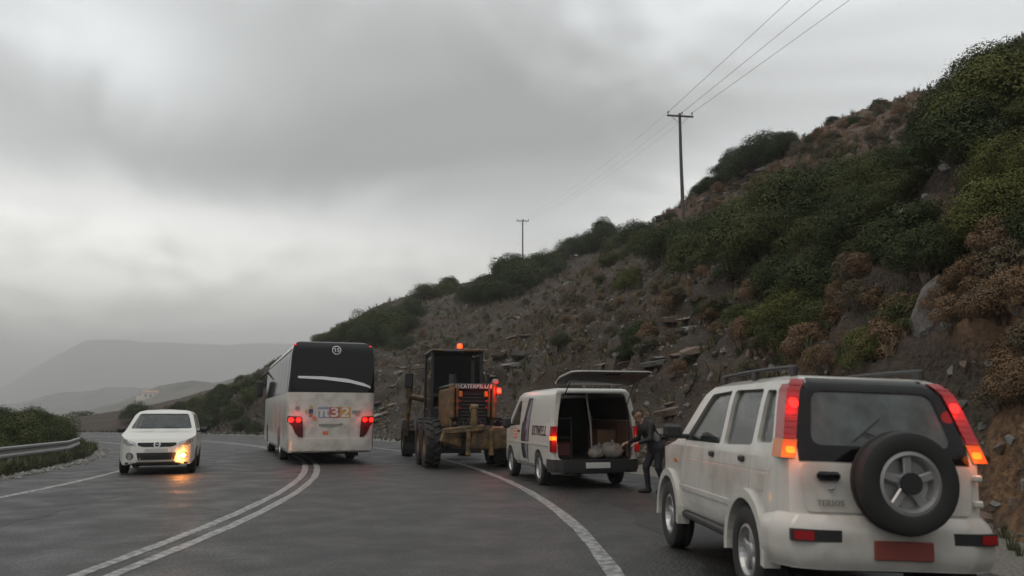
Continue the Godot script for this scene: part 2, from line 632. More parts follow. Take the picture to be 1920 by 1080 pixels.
func on_rear(B: Dictionary) -> Callable:
	return func(x: float, y: float, d: float) -> Vector3:
		var z := minf(side_edge(B.side, y, true), plan_edge(B.plan, x, true))
		return Vector3(x, y, (z if is_finite(z) else 0.0) + d)

func on_front(B: Dictionary) -> Callable:
	return func(x: float, y: float, d: float) -> Vector3:
		var z := maxf(side_edge(B.side, y, false), plan_edge(B.plan, x, false))
		return Vector3(x, y, (z if is_finite(z) else 0.0) - d)

func on_side(B: Dictionary, s: float) -> Callable:
	return func(z: float, y: float, d: float) -> Vector3:
		return Vector3(s * (minf(at_height(B.half, y), plan_x(B.plan, z)) + d), y, z)

func ring(st: SurfaceTool, outer: PackedVector2Array, inner: PackedVector2Array, d0: float, d1: float, on: Callable) -> void:
	var n := outer.size()
	var m: Vector3 = on.call(inner[0].x, inner[0].y, d1) - on.call(inner[0].x, inner[0].y, d0)
	for i in n:
		var a := outer[i]
		var b := outer[(i + 1) % n]
		var c := inner[(i + 1) % n]
		var d := inner[i]
		quad(st, on.call(a.x, a.y, d1), on.call(b.x, b.y, d1), on.call(c.x, c.y, d1), on.call(d.x, d.y, d1), m)
		var o: Vector3 = on.call(a.x, a.y, d1) - on.call(d.x, d.y, d1)
		quad(st, on.call(a.x, a.y, d0), on.call(b.x, b.y, d0), on.call(b.x, b.y, d1), on.call(a.x, a.y, d1), o)
		quad(st, on.call(d.x, d.y, d0), on.call(c.x, c.y, d0), on.call(c.x, c.y, d1), on.call(d.x, d.y, d1), -o)

func panel(parent: Node, called: String, poly: Array, d0: float, d1: float, on: Callable, m: Material, r := 0.0, step := 0.15) -> MeshInstance3D:
	var p := pv(poly)
	if r > 0.0: p = rounded(p, r)
	var st := ST()
	curved(st, dense(p, step), d0, d1, on, step)
	return put(called, soften(fin(st), 25.0), m, parent)

func panel_p(parent: Node, called: String, poly: PackedVector2Array, d0: float, d1: float, on: Callable, m: Material) -> MeshInstance3D:
	var st := ST()
	curved(st, dense(poly, 0.12), d0, d1, on, 0.14)
	return put(called, soften(fin(st), 25.0), m, parent)

func cyl_cut(z: float, y: float, r: float, x0: float, x1: float) -> ArrayMesh:
	var p := PackedVector2Array()
	for i in 32: p.append(Vector2(z + r * cos(TAU * i / 32), y + r * sin(TAU * i / 32)))
	return platem(p, x0, x1, along_x)

func disc(at: Vector2, r: float, n := 16) -> PackedVector2Array:
	var p := PackedVector2Array()
	for i in n: p.append(at + Vector2(cos(TAU * i / n), sin(TAU * i / n)) * r)
	return p

# wheel > tyre, rim; "s" is the side its face looks to
func wheel(parent: Node, called: String, at: Vector3, r: float, w: float, rim_r: float, s: float, rim_m: Material, spokes := 5, axis := Vector3.RIGHT, lugs := 0) -> Node3D:
	var o := Node3D.new()
	o.name = called
	parent.add_child(o, true)
	o.position = at
	var st := ST()
	var h := w * 0.5
	lathe(st, [[rim_r, -h * 0.8], [rim_r + 0.02, -h * 0.95], [r - 0.05, -h], [r - 0.012, -h * 0.82], [r, -h * 0.5], [r, -0.03], [r - 0.012, -0.025], [r - 0.012, 0.025], [r, 0.03], [r, h * 0.5], [r - 0.012, h * 0.82], [r - 0.05, h], [rim_r + 0.02, h * 0.95], [rim_r, h * 0.8], [rim_r, -h * 0.8]], Vector3.ZERO, 36, axis)
	if lugs > 0:
		var fr := frame_of(axis)
		for k in lugs:
			for sd in [-1.0, 1.0]:
				var a: float = TAU * (k + 0.25 * sd) / lugs
				var d := fr.x * cos(a) + fr.z * sin(a)
				var tn := fr.y.cross(d)
				box(st, d * (r + 0.012) + fr.y * sd * h * 0.5, Vector3(0.07, 0.05, h * 0.95), 0.008, Basis(tn, d, tn.cross(d)).rotated(d, 0.5 * sd))
	put("tyre", soften(fin(st), 40.0), M.tyre, o)
	st = ST()
	var f := h * s
	lathe(st, [[rim_r + 0.004, f * 0.82], [rim_r - 0.02, f * 0.86], [rim_r - 0.035, f * 0.6], [rim_r - 0.05, f * 0.1], [0.0, f * 0.05]], Vector3.ZERO, 28, axis)
	lathe(st, [[0.075, f * 0.05], [0.07, f * 0.55], [0.05, f * 0.66], [0.0, f * 0.68]], Vector3.ZERO, 16, axis)
	var fb := frame_of(axis)
	for k in spokes:
		var a := TAU * k / spokes + 0.3
		var d := fb.x * cos(a) + fb.z * sin(a)
		var side := fb.y.cross(d)
		var bs := Basis(side, d, side.cross(d))
		box(st, d * (rim_r * 0.52) + fb.y * f * 0.48, Vector3(rim_r * 0.30, rim_r * 0.92, absf(f) * 0.22), 0.012, bs)
	put("rim", fin(st), rim_m, o)
	return o

func lamp(parent: Node3D, at: Vector3, c: Color, e: float, size := 0.05) -> void:
	var l := OmniLight3D.new()
	l.name = "lamp_light"
	l.position = at
	l.light_color = c
	l.light_energy = e
	l.light_size = size
	l.omni_range = 30.0
	l.omni_attenuation = 2.0
	l.shadow_enabled = true
	parent.add_child(l, true)

func seat(parent: Node, at: Vector3, w: float) -> void:
	var st := ST()
	box(st, at + Vector3(0, 0.22, 0), Vector3(w, 0.16, 0.5), 0.05)
	box(st, at + Vector3(0, 0.55, 0.28), Vector3(w, 0.62, 0.14), 0.05, Basis(Vector3.RIGHT, -0.18))
	put("seat", fin(st), M.fabric, parent)
	for k in ([0.0] if w < 0.7 else [-0.42, 0.42]):
		put("headrest", boxm(at + Vector3(k, 0.97, 0.36), Vector3(0.26, 0.18, 0.09), 0.035), M.fabric, parent)

# ---- white off-roader with the spare wheel on its tail
func make_offroader() -> Node3D:
	var t := thing("parked_offroader", "small white off-roader with spare wheel on its tailgate and tall red tail lights", "car")
	var half := [0.69, 0.40, 0.75, 0.46, 0.785, 0.60, 0.792, 0.78, 0.785, 0.96, 0.765, 1.09, 0.735, 1.20, 0.66, 1.52, 0.632, 1.61, 0.58, 1.68, 0.48, 1.725, 0.30, 1.748, 0.0, 1.757]
	var side := rounded(pv([-0.10, 0.42, -0.10, 0.75, -0.13, 1.10, -0.33, 1.64, -0.46, 1.72, -1.2, 1.75, -2.0, 1.735, -2.32, 1.68, -3.02, 1.16, -3.3, 1.10, -3.85, 1.0, -3.96, 0.88, -3.98, 0.5, -3.9, 0.40, -0.2, 0.40]), 0.13, 5)
	var plan := [0.0, -0.06, 0.45, -0.068, 0.60, -0.095, 0.70, -0.15, 0.765, -0.25, 0.795, -0.40, 0.80, -0.65, 0.80, -3.3, 0.77, -3.55, 0.70, -3.75, 0.56, -3.92, 0.3, -3.98, 0.0, -4.0]
	var B := {"side": side, "half": half, "plan": plan}
	var wz := [-0.80, -3.26]
	var win := {"quarter": pv([-0.36, 1.20, -0.50, 1.60, -0.70, 1.61, -0.70, 1.19]), "back": pv([-0.79, 1.17, -0.79, 1.62, -1.50, 1.63, -1.50, 1.15]), "front": pv([-1.60, 1.15, -1.60, 1.63, -2.16, 1.61, -2.78, 1.15])}
	var rear_win := rounded(pv([-0.53, 1.20, 0.53, 1.20, 0.455, 1.60, -0.455, 1.60]), 0.09)
	var cuts := []
	for z in wz:
		cuts.append(cyl_cut(z, 0.36, 0.40, -2.0, -0.52))
		cuts.append(cyl_cut(z, 0.36, 0.40, 0.52, 2.0))
	for k in win: cuts.append(platem(rounded(win[k], 0.04, 3), -2.0, 2.0, along_x))
	cuts.append(platem(rear_win, -0.9, 2.0, along_z))
	cuts.append(platem(rounded(pv([-0.62, 1.20, 0.62, 1.20, 0.53, 1.63, -0.53, 1.63]), 0.06), -8.0, -2.0, along_z))
	for s in [-1.0, 1.0]:
		for z in [-0.74, -1.55, -2.82]:
			cuts.append(boxm(Vector3(s * 0.96, 0.80, z), Vector3(0.39, 0.72, 0.010), 0.0005))
		cuts.append(boxm(Vector3(s * 0.976, 0.985, -1.9), Vector3(0.394, 0.012, 3.2), 0.0005))
		cuts.append(boxm(Vector3(s * 0.96, 0.445, -1.78), Vector3(0.40, 0.010, 2.05), 0.0005))
	put("body", await hull(side, sym(half), sym(plan), cuts, 0.055), M.white_dirty, t)
	# glass
	for s in [-1.0, 1.0]:
		for k in win: panel_p(t, "window", Geometry2D.offset_polygon(rounded(win[k], 0.04, 3), 0.015)[0], -0.035, -0.03, on_side(B, s), M.glass)
	var R := on_rear(B)
	tag(panel_p(t, "rear_window", Geometry2D.offset_polygon(rear_win, 0.015)[0], -0.008, -0.002, R, M.glass_wet), "misted rear window of the off-roader")
	panel_p(t, "windscreen", rounded(pv([-0.64, 1.185, 0.64, 1.185, 0.55, 1.645, -0.55, 1.645]), 0.06), -0.03, -0.024, on_front(B), M.glass)
	# black field round the rear window
	var st := ST()
	var inner := dense(rear_win, 0.1)
	var outer := PackedVector2Array()
	for p in inner:
		var o := Vector2(clampf(p.x * 1.5, -0.63, 0.63), clampf(1.40 + (p.y - 1.40) * 1.7, 1.085, 1.70))
		o.x = signf(o.x) * minf(absf(o.x), at_height(half, o.y) - 0.093)
		outer.append(o)
	for k in 5:
		var ra := PackedVector2Array()
		var rb := PackedVector2Array()
		for i in inner.size():
			ra.append(inner[i].lerp(outer[i], (k + 1) / 5.0))
			rb.append(inner[i].lerp(outer[i], k / 5.0))
		ring(st, ra, rb, -0.004, 0.009, R)
	put("window_surround", fin(st), M.black_gloss, t)
	# tail lights: red above, amber below, on both corners
	for s in [-1.0, 1.0]:
		var red := []
		var amb := []
		for y in [1.24, 1.36, 1.48, 1.60, 1.685]:
			red.append_array([s * (at_height(half, y) + 0.006), y])
		for y in [1.685, 1.60, 1.48, 1.36, 1.24]:
			red.append_array([s * (at_height(half, y) - 0.09), y])
		for y in [1.105, 1.235]: amb.append_array([s * (at_height(half, y) + 0.006), y])
		for y in [1.235, 1.105]: amb.append_array([s * (at_height(half, y) - 0.10), y])
		var Z := func(x: float, y: float, d: float) -> Vector3: return Vector3(x, y, side_edge(side, y, true) - 0.02 + d)
		var tl := panel(t, "tail_light", red, -0.12, 0.045, Z, M.red_lens, 0.0, 0.035)
		put("lit_bulb", platem(disc(Vector2(s * (at_height(half, 1.50) - 0.05), 1.50), 0.038), 0.03, 0.05, Z), M.red_glow, tl)
		for k in 9:
			var yy := 1.275 + 0.045 * k
			panel(tl, "lens_rib", [s * (at_height(half, yy) + 0.004), yy, s * (at_height(half, yy) + 0.004), yy + 0.012, s * (at_height(half, yy) - 0.086), yy + 0.012, s * (at_height(half, yy) - 0.086), yy], 0.04, 0.049, Z, M.red_lens)
		var al := panel(t, "indicator", amb, -0.14, 0.04, Z, M.amber_lens)
		put("lit_bulb", platem(rounded(pv([s * (at_height(half, 1.16) - 0.09), 1.135, s * (at_height(half, 1.16) - 0.09), 1.185, s * (at_height(half, 1.16) - 0.02), 1.185, s * (at_height(half, 1.16) - 0.02), 1.135]), 0.02), 0.03, 0.046, Z), M.amber_glow, al)
		lamp(t, Vector3(s * 0.69, 1.16, -0.07), Color(1, 0.45, 0.1), 0.018, 0.05)
		lamp(t, Vector3(s * 0.62, 1.50, -0.17), Color(1, 0.08, 0.05), 0.018, 0.05)
		# bumper corner lamps
		var rec := panel(t, "bumper_lamp", [s * 0.74, 0.545, s * 0.40, 0.545, s * 0.40, 0.625, s * 0.74, 0.625], -0.03, 0.012, func(x: float, y: float, d: float) -> Vector3: return Vector3(x, y, 0.012 + d - 0.35 * maxf(0.0, absf(x) - 0.62)), M.plastic)
		panel(rec, "reflector", [s * 0.725, 0.555, s * 0.60, 0.555, s * 0.60, 0.615, s * 0.725, 0.615], 0.0, 0.02, func(x: float, y: float, d: float) -> Vector3: return Vector3(x, y, 0.012 + d - 0.35 * maxf(0.0, absf(x) - 0.62)), M.red_lens)
		# flared wheel arches, roof rails, handles, mirrors
		for z in wz:
			var arch := PackedVector2Array()
			for i in 19:
				var a := PI * (-0.04 + 1.08 * i / 18.0)
				arch.append(Vector2(z + 0.47 * cos(a), 0.36 + 0.47 * sin(a)))
			for i in range(18, -1, -1):
				var a := PI * (-0.04 + 1.08 * i / 18.0)
				arch.append(Vector2(z + 0.395 * cos(a), 0.36 + 0.395 * sin(a)))
			put("wheel_arch", platem(arch, s * 0.70, s * 0.822, along_x), M.white_dirty, t)
			wheel(t, "wheel", Vector3(s * 0.70, 0.35, z), 0.35, 0.21, 0.205, s, M.alloy)
		var rail := ST()
		for k in 6: tube(rail, Vector3(s * 0.50, 1.782 + 0.012 * sin(PI * k / 6.0), -0.50 - 0.29 * k), Vector3(s * 0.50, 1.782 + 0.012 * sin(PI * (k + 1) / 6.0), -0.79 - 0.29 * k), 0.018, 0.018, 8)
		for z in [-0.52, -1.37, -2.22]: box(rail, Vector3(s * 0.50, 1.755, z), Vector3(0.035, 0.09, 0.12), 0.015)
		put("roof_rail", fin(rail), M.plastic, t)
		for z in [-0.93, -1.75]: put("door_handle", boxm(Vector3(s * 0.783, 1.055, z), Vector3(0.03, 0.05, 0.11), 0.012), M.plastic, t)
		var mi := ST()
		box(mi, Vector3(s * 0.90, 1.24, -2.70), Vector3(0.2, 0.15, 0.09), 0.035)
		box(mi, Vector3(s * 0.79, 1.19, -2.70), Vector3(0.12, 0.05, 0.06), 0.015)
		put("mirror", fin(mi), M.plastic, t)
	# bumper, tailgate, plate
	var bp := rounded(sym([0.0, 0.03, 0.55, 0.02, 0.74, -0.05, 0.83, -0.20, 0.835, -0.40, 0.70, -0.42, 0.0, -0.25]), 0.03)
	st = ST()
	var prev := _barrel(bp, 0.36)
	for k in 9:
		var y0 := 0.36 + 0.04 * k
		var next := _barrel(bp, y0 + 0.04)
		for i in bp.size():
			var j := (i + 1) % bp.size()
			var o := Vector3(prev[i].x + prev[j].x, 0.0, prev[i].y + prev[j].y + 0.5)
			quad(st, Vector3(prev[i].x, y0, prev[i].y), Vector3(prev[j].x, y0, prev[j].y), Vector3(next[j].x, y0 + 0.04, next[j].y), Vector3(next[i].x, y0 + 0.04, next[i].y), o)
		prev = next
	plate(st, prev, 0.715, 0.722, along_y)
	plate(st, _barrel(bp, 0.36), 0.355, 0.362, along_y)
	put("bumper", soften(fin(st), 40.0), M.white_dirty, t)
	panel(t, "tailgate", [-0.60, 0.735, 0.60, 0.735, 0.63, 1.07, -0.63, 1.07], -0.02, 0.014, R, M.white_dirty, 0.05)
	put("tailgate_handle", boxm(Vector3(-0.44, 0.985, -0.075), Vector3(0.17, 0.065, 0.05), 0.02), M.black_gloss, t)
	put("latch", boxm(Vector3(-0.42, 0.90, -0.075), Vector3(0.04, 0.02, 0.03), 0.008), M.alloy, t)
	var tx := put("lettering", lettering("TERIOS", 0.042, 0.006), M.grey_print, t)
	tx.position = Vector3(-0.43, 0.80, -0.068)
	put("number_plate", boxm(Vector3(0.03, 0.50, 0.036), Vector3(0.42, 0.13, 0.02), 0.006), M.plate_red, t)
	put("chassis", boxm(Vector3(0, 0.37, -2.0), Vector3(1.02, 0.14, 3.5), 0.04), M.under, t)
	put("rear_axle", tubes([Vector3(-0.6, 0.33, -0.80), Vector3(0.6, 0.33, -0.80)], 0.05), M.under, t)
	put("exhaust_pipe", tubes([Vector3(0.42, 0.31, -0.95), Vector3(0.42, 0.30, -0.08)], 0.03), M.under, t)
	# spare wheel
	var sp := wheel(t, "spare_wheel", Vector3(0.03, 0.965, 0.07), 0.355, 0.22, 0.215, 1.0, M.alloy, 5, Vector3(0, 0, 1))
	put("hub_cover", platem(disc(Vector2(0, 0), 0.075, 20), 0.08, 0.105, along_z), M.plastic, sp)
	put("spare_bracket", boxm(Vector3(0.03, 0.96, -0.06), Vector3(0.30, 0.26, 0.12), 0.03), M.under, t)
	# small fittings: rear wiper, tailgate hinges, fuel flap, side repeater, high stop lamp
	var wp := ST()
	tube(wp, R.call(0.30, 1.165, 0.03), R.call(-0.12, 1.30, 0.025), 0.010, 0.006, 6)
	tube(wp, R.call(-0.20, 1.24, 0.022), R.call(0.02, 1.40, 0.022), 0.006, 0.006, 6)
	put("rear_wiper", fin(wp), M.plastic, t)
	for y in [0.82, 1.0]: put("hinge", boxm(Vector3(0.655, y, -0.085), Vector3(0.06, 0.05, 0.05), 0.012), M.white_dirty, t)
	panel(t, "fuel_flap", [-0.42, 0.84, -0.42, 0.97, -0.58, 0.97, -0.58, 0.84], 0.0, 0.005, on_side(B, -1.0), M.white_dirty, 0.02)
	panel(t, "side_repeater", [-2.95, 0.92, -2.95, 0.95, -3.03, 0.95, -3.03, 0.92], 0.0, 0.012, on_side(B, -1.0), M.amber_lens, 0.008)
	for s in [-1.0, 1.0]:
		panel(t, "side_moulding", [-1.22, 0.66, -1.22, 0.70, -2.80, 0.70, -2.80, 0.66], 0.0, 0.014, on_side(B, s), M.white_dirty, 0.0)
		put("sill", boxm(Vector3(s * 0.735, 0.405, -2.02), Vector3(0.08, 0.07, 1.62), 0.02), M.plastic, t)
		put("mud_flap", boxm(Vector3(s * 0.71, 0.27, -0.40), Vector3(0.20, 0.24, 0.012), 0.004), M.under, t)
	# seats inside
	for x in [-0.36, 0.36]: seat(t, Vector3(x, 0.50, -2.05), 0.5)
	seat(t, Vector3(0, 0.50, -1.15), 1.25)
	put("dashboard", boxm(Vector3(0, 0.95, -2.78), Vector3(1.30, 0.30, 0.36), 0.08), M.fabric, t)
	return t

# ---- white panel van with its tailgate up
func make_van() -> Node3D:
	var t := thing("panel_van", "white panel van with tailgate open upwards and dark side graphics", "van")
	var half := [0.80, 0.32, 0.88, 0.45, 0.90, 0.78, 0.892, 1.05, 0.86, 1.32, 0.775, 1.84, 0.72, 1.93, 0.6, 1.97, 0.3, 1.99, 0.0, 1.995]
	var side := rounded(pv([-0.03, 0.46, -0.03, 0.98, -0.06, 1.3, -0.15, 1.86, -0.26, 1.95, -1.3, 1.985, -2.5, 1.975, -3.0, 1.92, -3.2, 1.85, -3.98, 1.16, -4.14, 1.08, -4.55, 0.93, -4.68, 0.78, -4.72, 0.45, -4.6, 0.32, -0.1, 0.34]), 0.05, 3)
	var plan := [0.0, -0.02, 0.70, -0.02, 0.83, -0.05, 0.89, -0.13, 0.905, -0.3, 0.905, -3.9, 0.86, -4.25, 0.74, -4.52, 0.5, -4.68, 0.0, -4.74]
	var B := {"side": side, "half": half, "plan": plan}
	var cuts := []
	var wz := [-1.12, -3.70]
	for z in wz:
		cuts.append(cyl_cut(z, 0.34, 0.385, -2.0, -0.60))
		cuts.append(cyl_cut(z, 0.34, 0.385, 0.60, 2.0))
	var opening := rounded(pv([-0.77, 0.56, 0.77, 0.56, 0.80, 1.0, 0.755, 1.4, 0.665, 1.85, -0.665, 1.85, -0.755, 1.4, -0.80, 1.0]), 0.08)
	cuts.append(platem(opening, -0.35, 3.0, along_z))
	var fw := rounded(pv([-2.78, 1.20, -2.86, 1.74, -3.12, 1.74, -3.72, 1.18]), 0.06)
	cuts.append(platem(fw, -2.0, 2.0, along_x))
	cuts.append(platem(rounded(pv([-0.72, 1.20, 0.72, 1.20, 0.64, 1.80, -0.64, 1.80]), 0.07), -8.0, -3.0, along_z))
	for s in [-1.0, 1.0]:
		for z in [-1.62, -2.68]: cuts.append(boxm(Vector3(s * 1.05, 0.84, z), Vector3(0.40, 0.86, 0.012), 0.0005))
		cuts.append(boxm(Vector3(s * 1.05, 1.55, -1.62), Vector3(0.52, 0.56, 0.012), 0.0005))
		cuts.append(boxm(Vector3(s * 1.05, 1.55, -2.64), Vector3(0.52, 0.56, 0.012), 0.0005))
	put("body", await hull(side, sym(half), sym(plan), cuts, 0.06), M.white, t)
	panel_p(t, "windscreen", rounded(pv([-0.735, 1.185, 0.735, 1.185, 0.655, 1.815, -0.655, 1.815]), 0.07), -0.035, -0.03, on_front(B), M.glass)
	for s in [-1.0, 1.0]:
		var S := on_side(B, s)
		panel_p(t, "window", Geometry2D.offset_polygon(fw, 0.015)[0], -0.04, -0.034, S, M.glass)
		# window pressings of the sliding door and the rear side
		panel(t, "side_panel", [-1.74, 1.28, -1.74, 1.80, -2.54, 1.80, -2.54, 1.28], -0.02, 0.006, S, M.white, 0.05)
		panel(t, "side_panel", [-0.32, 1.28, -0.40, 1.80, -1.50, 1.80, -1.50, 1.28], -0.02, 0.006, S, M.white, 0.05)
		panel(t, "moulding", [-0.30, 0.81, -0.30, 0.845, -4.3, 0.845, -4.3, 0.81], -0.01, 0.012, S, M.white, 0.0)
		panel(t, "sill", [-1.55, 0.345, -1.55, 0.42, -3.28, 0.42, -3.28, 0.345], -0.02, 0.014, S, M.white_dirty, 0.0)
		# printed sheet with a dark bottle-like shape and a pale streak, orange square, lettering
		var g := panel(t, "side_graphic", [-1.86, 1.79, -2.24, 1.79, -2.44, 1.30, -2.56, 1.24, -2.58, 0.90, -2.50, 0.58, -2.34, 0.42, -2.12, 0.385, -1.99, 0.42, -1.90, 0.90], 0.0065, 0.0085, S, M.print_dark, 0.03)
		panel(g, "streak", [-1.90, 1.74, -2.02, 1.75, -2.10, 1.40, -2.20, 1.18, -2.13, 0.95, -2.22, 0.72, -2.10, 0.50, -2.00, 0.46, -1.93, 0.95], 0.0085, 0.0105, S, M.print_mid, 0.03)
		panel(g, "streak", [-2.06, 1.60, -2.09, 1.60, -2.14, 1.36, -2.11, 1.34], 0.0105, 0.0125, S, M.white, 0.01)
		panel(g, "streak", [-2.06, 1.12, -2.11, 1.12, -2.13, 0.98, -2.07, 0.96], 0.0105, 0.0125, S, M.print_dark, 0.01)
		var o := panel(t, "orange_logo", [-2.98, 0.90, -2.98, 1.14, -3.26, 1.14, -3.26, 0.90], 0.004, 0.007, S, M.print_orange, 0.01)
		for k in 3: panel(o, "logo_line", [-3.02, 0.945 + 0.065 * k, -3.02, 0.965 + 0.065 * k, -3.22, 0.965 + 0.065 * k, -3.22, 0.945 + 0.065 * k], 0.007, 0.009, S, M.print_pale, 0.0)
		var face := Basis(Vector3(0, 0, 1), Vector3.UP, Vector3(-1, 0, 0)) if s < 0.0 else Basis(Vector3(0, 0, -1), Vector3.UP, Vector3(1, 0, 0))
		var rows := [["DITWELL", 1.10, 0.20, M.print_dark], ["DITWELL", 1.66, 0.075, M.grey_print], ["TEL", 1.54, 0.05, M.grey_print], ["FAX", 1.46, 0.05, M.grey_print], ["DITWELL", 1.37, 0.055, M.grey_print]]
		for row in rows:
			var w := put("lettering", lettering(row[0], row[2], 0.006), row[3], t)
			w.position = Vector3(s * (at_height(half, row[1] + 0.04) + 0.008), row[1], -1.06)
			w.basis = face.rotated(Vector3(0, 0, 1), s * atan2(at_height(half, row[1] - 0.1) - at_height(half, row[1] + 0.1), 0.2))
		put("door_handle", boxm(Vector3(s * 0.90, 1.07, -2.80), Vector3(0.03, 0.05, 0.13), 0.012), M.plastic, t)
		# rear lamps
		var Z := func(x: float, y: float, d: float) -> Vector3: return Vector3(x, y, side_edge(side, y, true) - 0.02 + d)
		var lens := []
		for y in [0.70, 0.85, 1.0, 1.20]: lens.append_array([s * (at_height(half, y) + 0.006), y])
		for y in [1.20, 1.0, 0.85, 0.70]: lens.append_array([s * (at_height(half, y) - 0.085), y])
		var tl := panel(t, "tail_light", lens, -0.14, 0.045, Z, M.red_lens)
		var x1: float = at_height(half, 0.97)
		panel(tl, "lit_indicator", [s * (x1 + 0.008), 0.93, s * (x1 + 0.008), 1.005, s * (x1 - 0.08), 1.005, s * (x1 - 0.08), 0.93], -0.13, 0.052, Z, M.amber_glow)
		lamp(t, Vector3(s * (x1 - 0.03), 0.97, 0.06), Color(1, 0.45, 0.1), 0.03, 0.05)
		for z in wz: wheel(t, "wheel", Vector3(s * 0.79, 0.335, z), 0.335, 0.20, 0.215, s, M.alloy, 7)
		var mi := ST()
		box(mi, Vector3(s * 1.02, 1.25, -3.52), Vector3(0.2, 0.26, 0.12), 0.05)
		box(mi, Vector3(s * 0.90, 1.20, -3.54), Vector3(0.12, 0.05, 0.06), 0.015)
		put("mirror", fin(mi), M.plastic, t)
		put("gas_strut", tubes([Vector3(s * 0.70, 1.62, -0.12), Vector3(s * 0.66, 2.03, 0.42)], 0.011), M.plastic, t)
	# raised tailgate
	var tg := Node3D.new()
	tg.name = "tailgate"
	t.add_child(tg)
	tg.position = Vector3(0, 1.985, -0.16)
	tg.rotation.x = -0.07
	var gp := rounded(pv([-0.80, 0.0, 0.80, 0.0, 0.84, 0.5, 0.80, 1.18, 0.68, 1.30, -0.68, 1.30, -0.80, 1.18, -0.84, 0.5]), 0.06)
	put("outer_panel", platem(gp, 0.060, 0.085, func(a: float, b: float, d: float) -> Vector3: return Vector3(a, d + 0.10 * sin(b * 1.6) - 0.03 * a * a, b)), M.white, tg)
	put("inner_frame", platem(_shrunk(gp, 0.97), 0.030, 0.058, func(a: float, b: float, d: float) -> Vector3: return Vector3(a, d + 0.10 * sin(b * 1.6) - 0.03 * a * a, b)), M.plastic, tg)
	put("window", platem(rounded(pv([-0.58, 0.10, 0.58, 0.10, 0.64, 0.55, -0.64, 0.55]), 0.06), 0.018, 0.029, func(a: float, b: float, d: float) -> Vector3: return Vector3(a, d + 0.10 * sin(b * 1.6) - 0.03 * a * a, b)), M.black_gloss, tg)
	put("handle", boxm(Vector3(0, 0.10, 1.18), Vector3(0.30, 0.04, 0.07), 0.015), M.plastic, tg)
	# bumper and floor
	var bp := rounded(sym([0.0, 0.09, 0.70, 0.08, 0.86, 0.0, 0.915, -0.15, 0.915, -0.42, 0.80, -0.44, 0.0, -0.2]), 0.04)
	var st := ST()
	plate(st, bp, 0.36, 0.56, along_y)
	plate(st, Geometry2D.offset_polygon(bp, -0.02)[0], 0.31, 0.36, along_y)
	put("bumper", fin(st), M.plastic, t)
	put("number_plate", boxm(Vector3(0.0, 0.45, 0.095), Vector3(0.50, 0.11, 0.014), 0.005), M.plate_white, t)
	put("chassis", boxm(Vector3(0, 0.34, -2.4), Vector3(1.16, 0.16, 4.2), 0.04), M.under, t)
	put("load_floor", boxm(Vector3(0, 0.52, -1.35), Vector3(1.55, 0.06, 2.5), 0.01), M.wood_floor, t)
	put("bulkhead", boxm(Vector3(0, 1.18, -2.62), Vector3(1.5, 1.25, 0.05), 0.01), M.under, t)
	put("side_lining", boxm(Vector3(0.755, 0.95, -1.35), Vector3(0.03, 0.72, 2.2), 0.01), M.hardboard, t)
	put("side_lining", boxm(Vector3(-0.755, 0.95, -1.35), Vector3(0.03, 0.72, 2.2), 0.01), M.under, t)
	for s in [-1.0, 1.0]: put("side_lining", boxm(Vector3(s * 0.735, 1.56, -1.38), Vector3(0.02, 0.46, 2.3), 0.005, Basis(Vector3(0, 0, 1), s * 0.16)), M.under, t)
	put("roof_lining", boxm(Vector3(0, 1.885, -1.45), Vector3(1.26, 0.02, 2.3), 0.005), M.under, t)
	put("partition_post", tubes([Vector3(0.16, 0.56, -0.75), Vector3(0.14, 1.2, -0.75), Vector3(0.05, 1.85, -0.75)], 0.022), M.alloy, t)
	for x in [-0.42, 0.42]: seat(t, Vector3(x, 0.62, -3.1), 0.5)
	put("dashboard", boxm(Vector3(0, 1.0, -3.85), Vector3(1.4, 0.25, 0.4), 0.08), M.fabric, t)
	return t

func _barrel(p: PackedVector2Array, y: float) -> PackedVector2Array:
	var k := absf(y - 0.53) / 0.19
	return _inset(p, 0.075 * k * k * k)

# every point moved in towards the middle by d metres
func _inset(p: PackedVector2Array, d: float) -> PackedVector2Array:
	var mid := Vector2(0, -0.4)
	var r := PackedVector2Array()
	for a in p: r.append(a - (a - mid).normalized() * d)
	return r

func _shrunk(p: PackedVector2Array, k: float) -> PackedVector2Array:
	var mid := Vector2.ZERO
	for a in p: mid += a / p.size()
	var r := PackedVector2Array()
	for a in p: r.append(mid + (a - mid) * k)
	return r

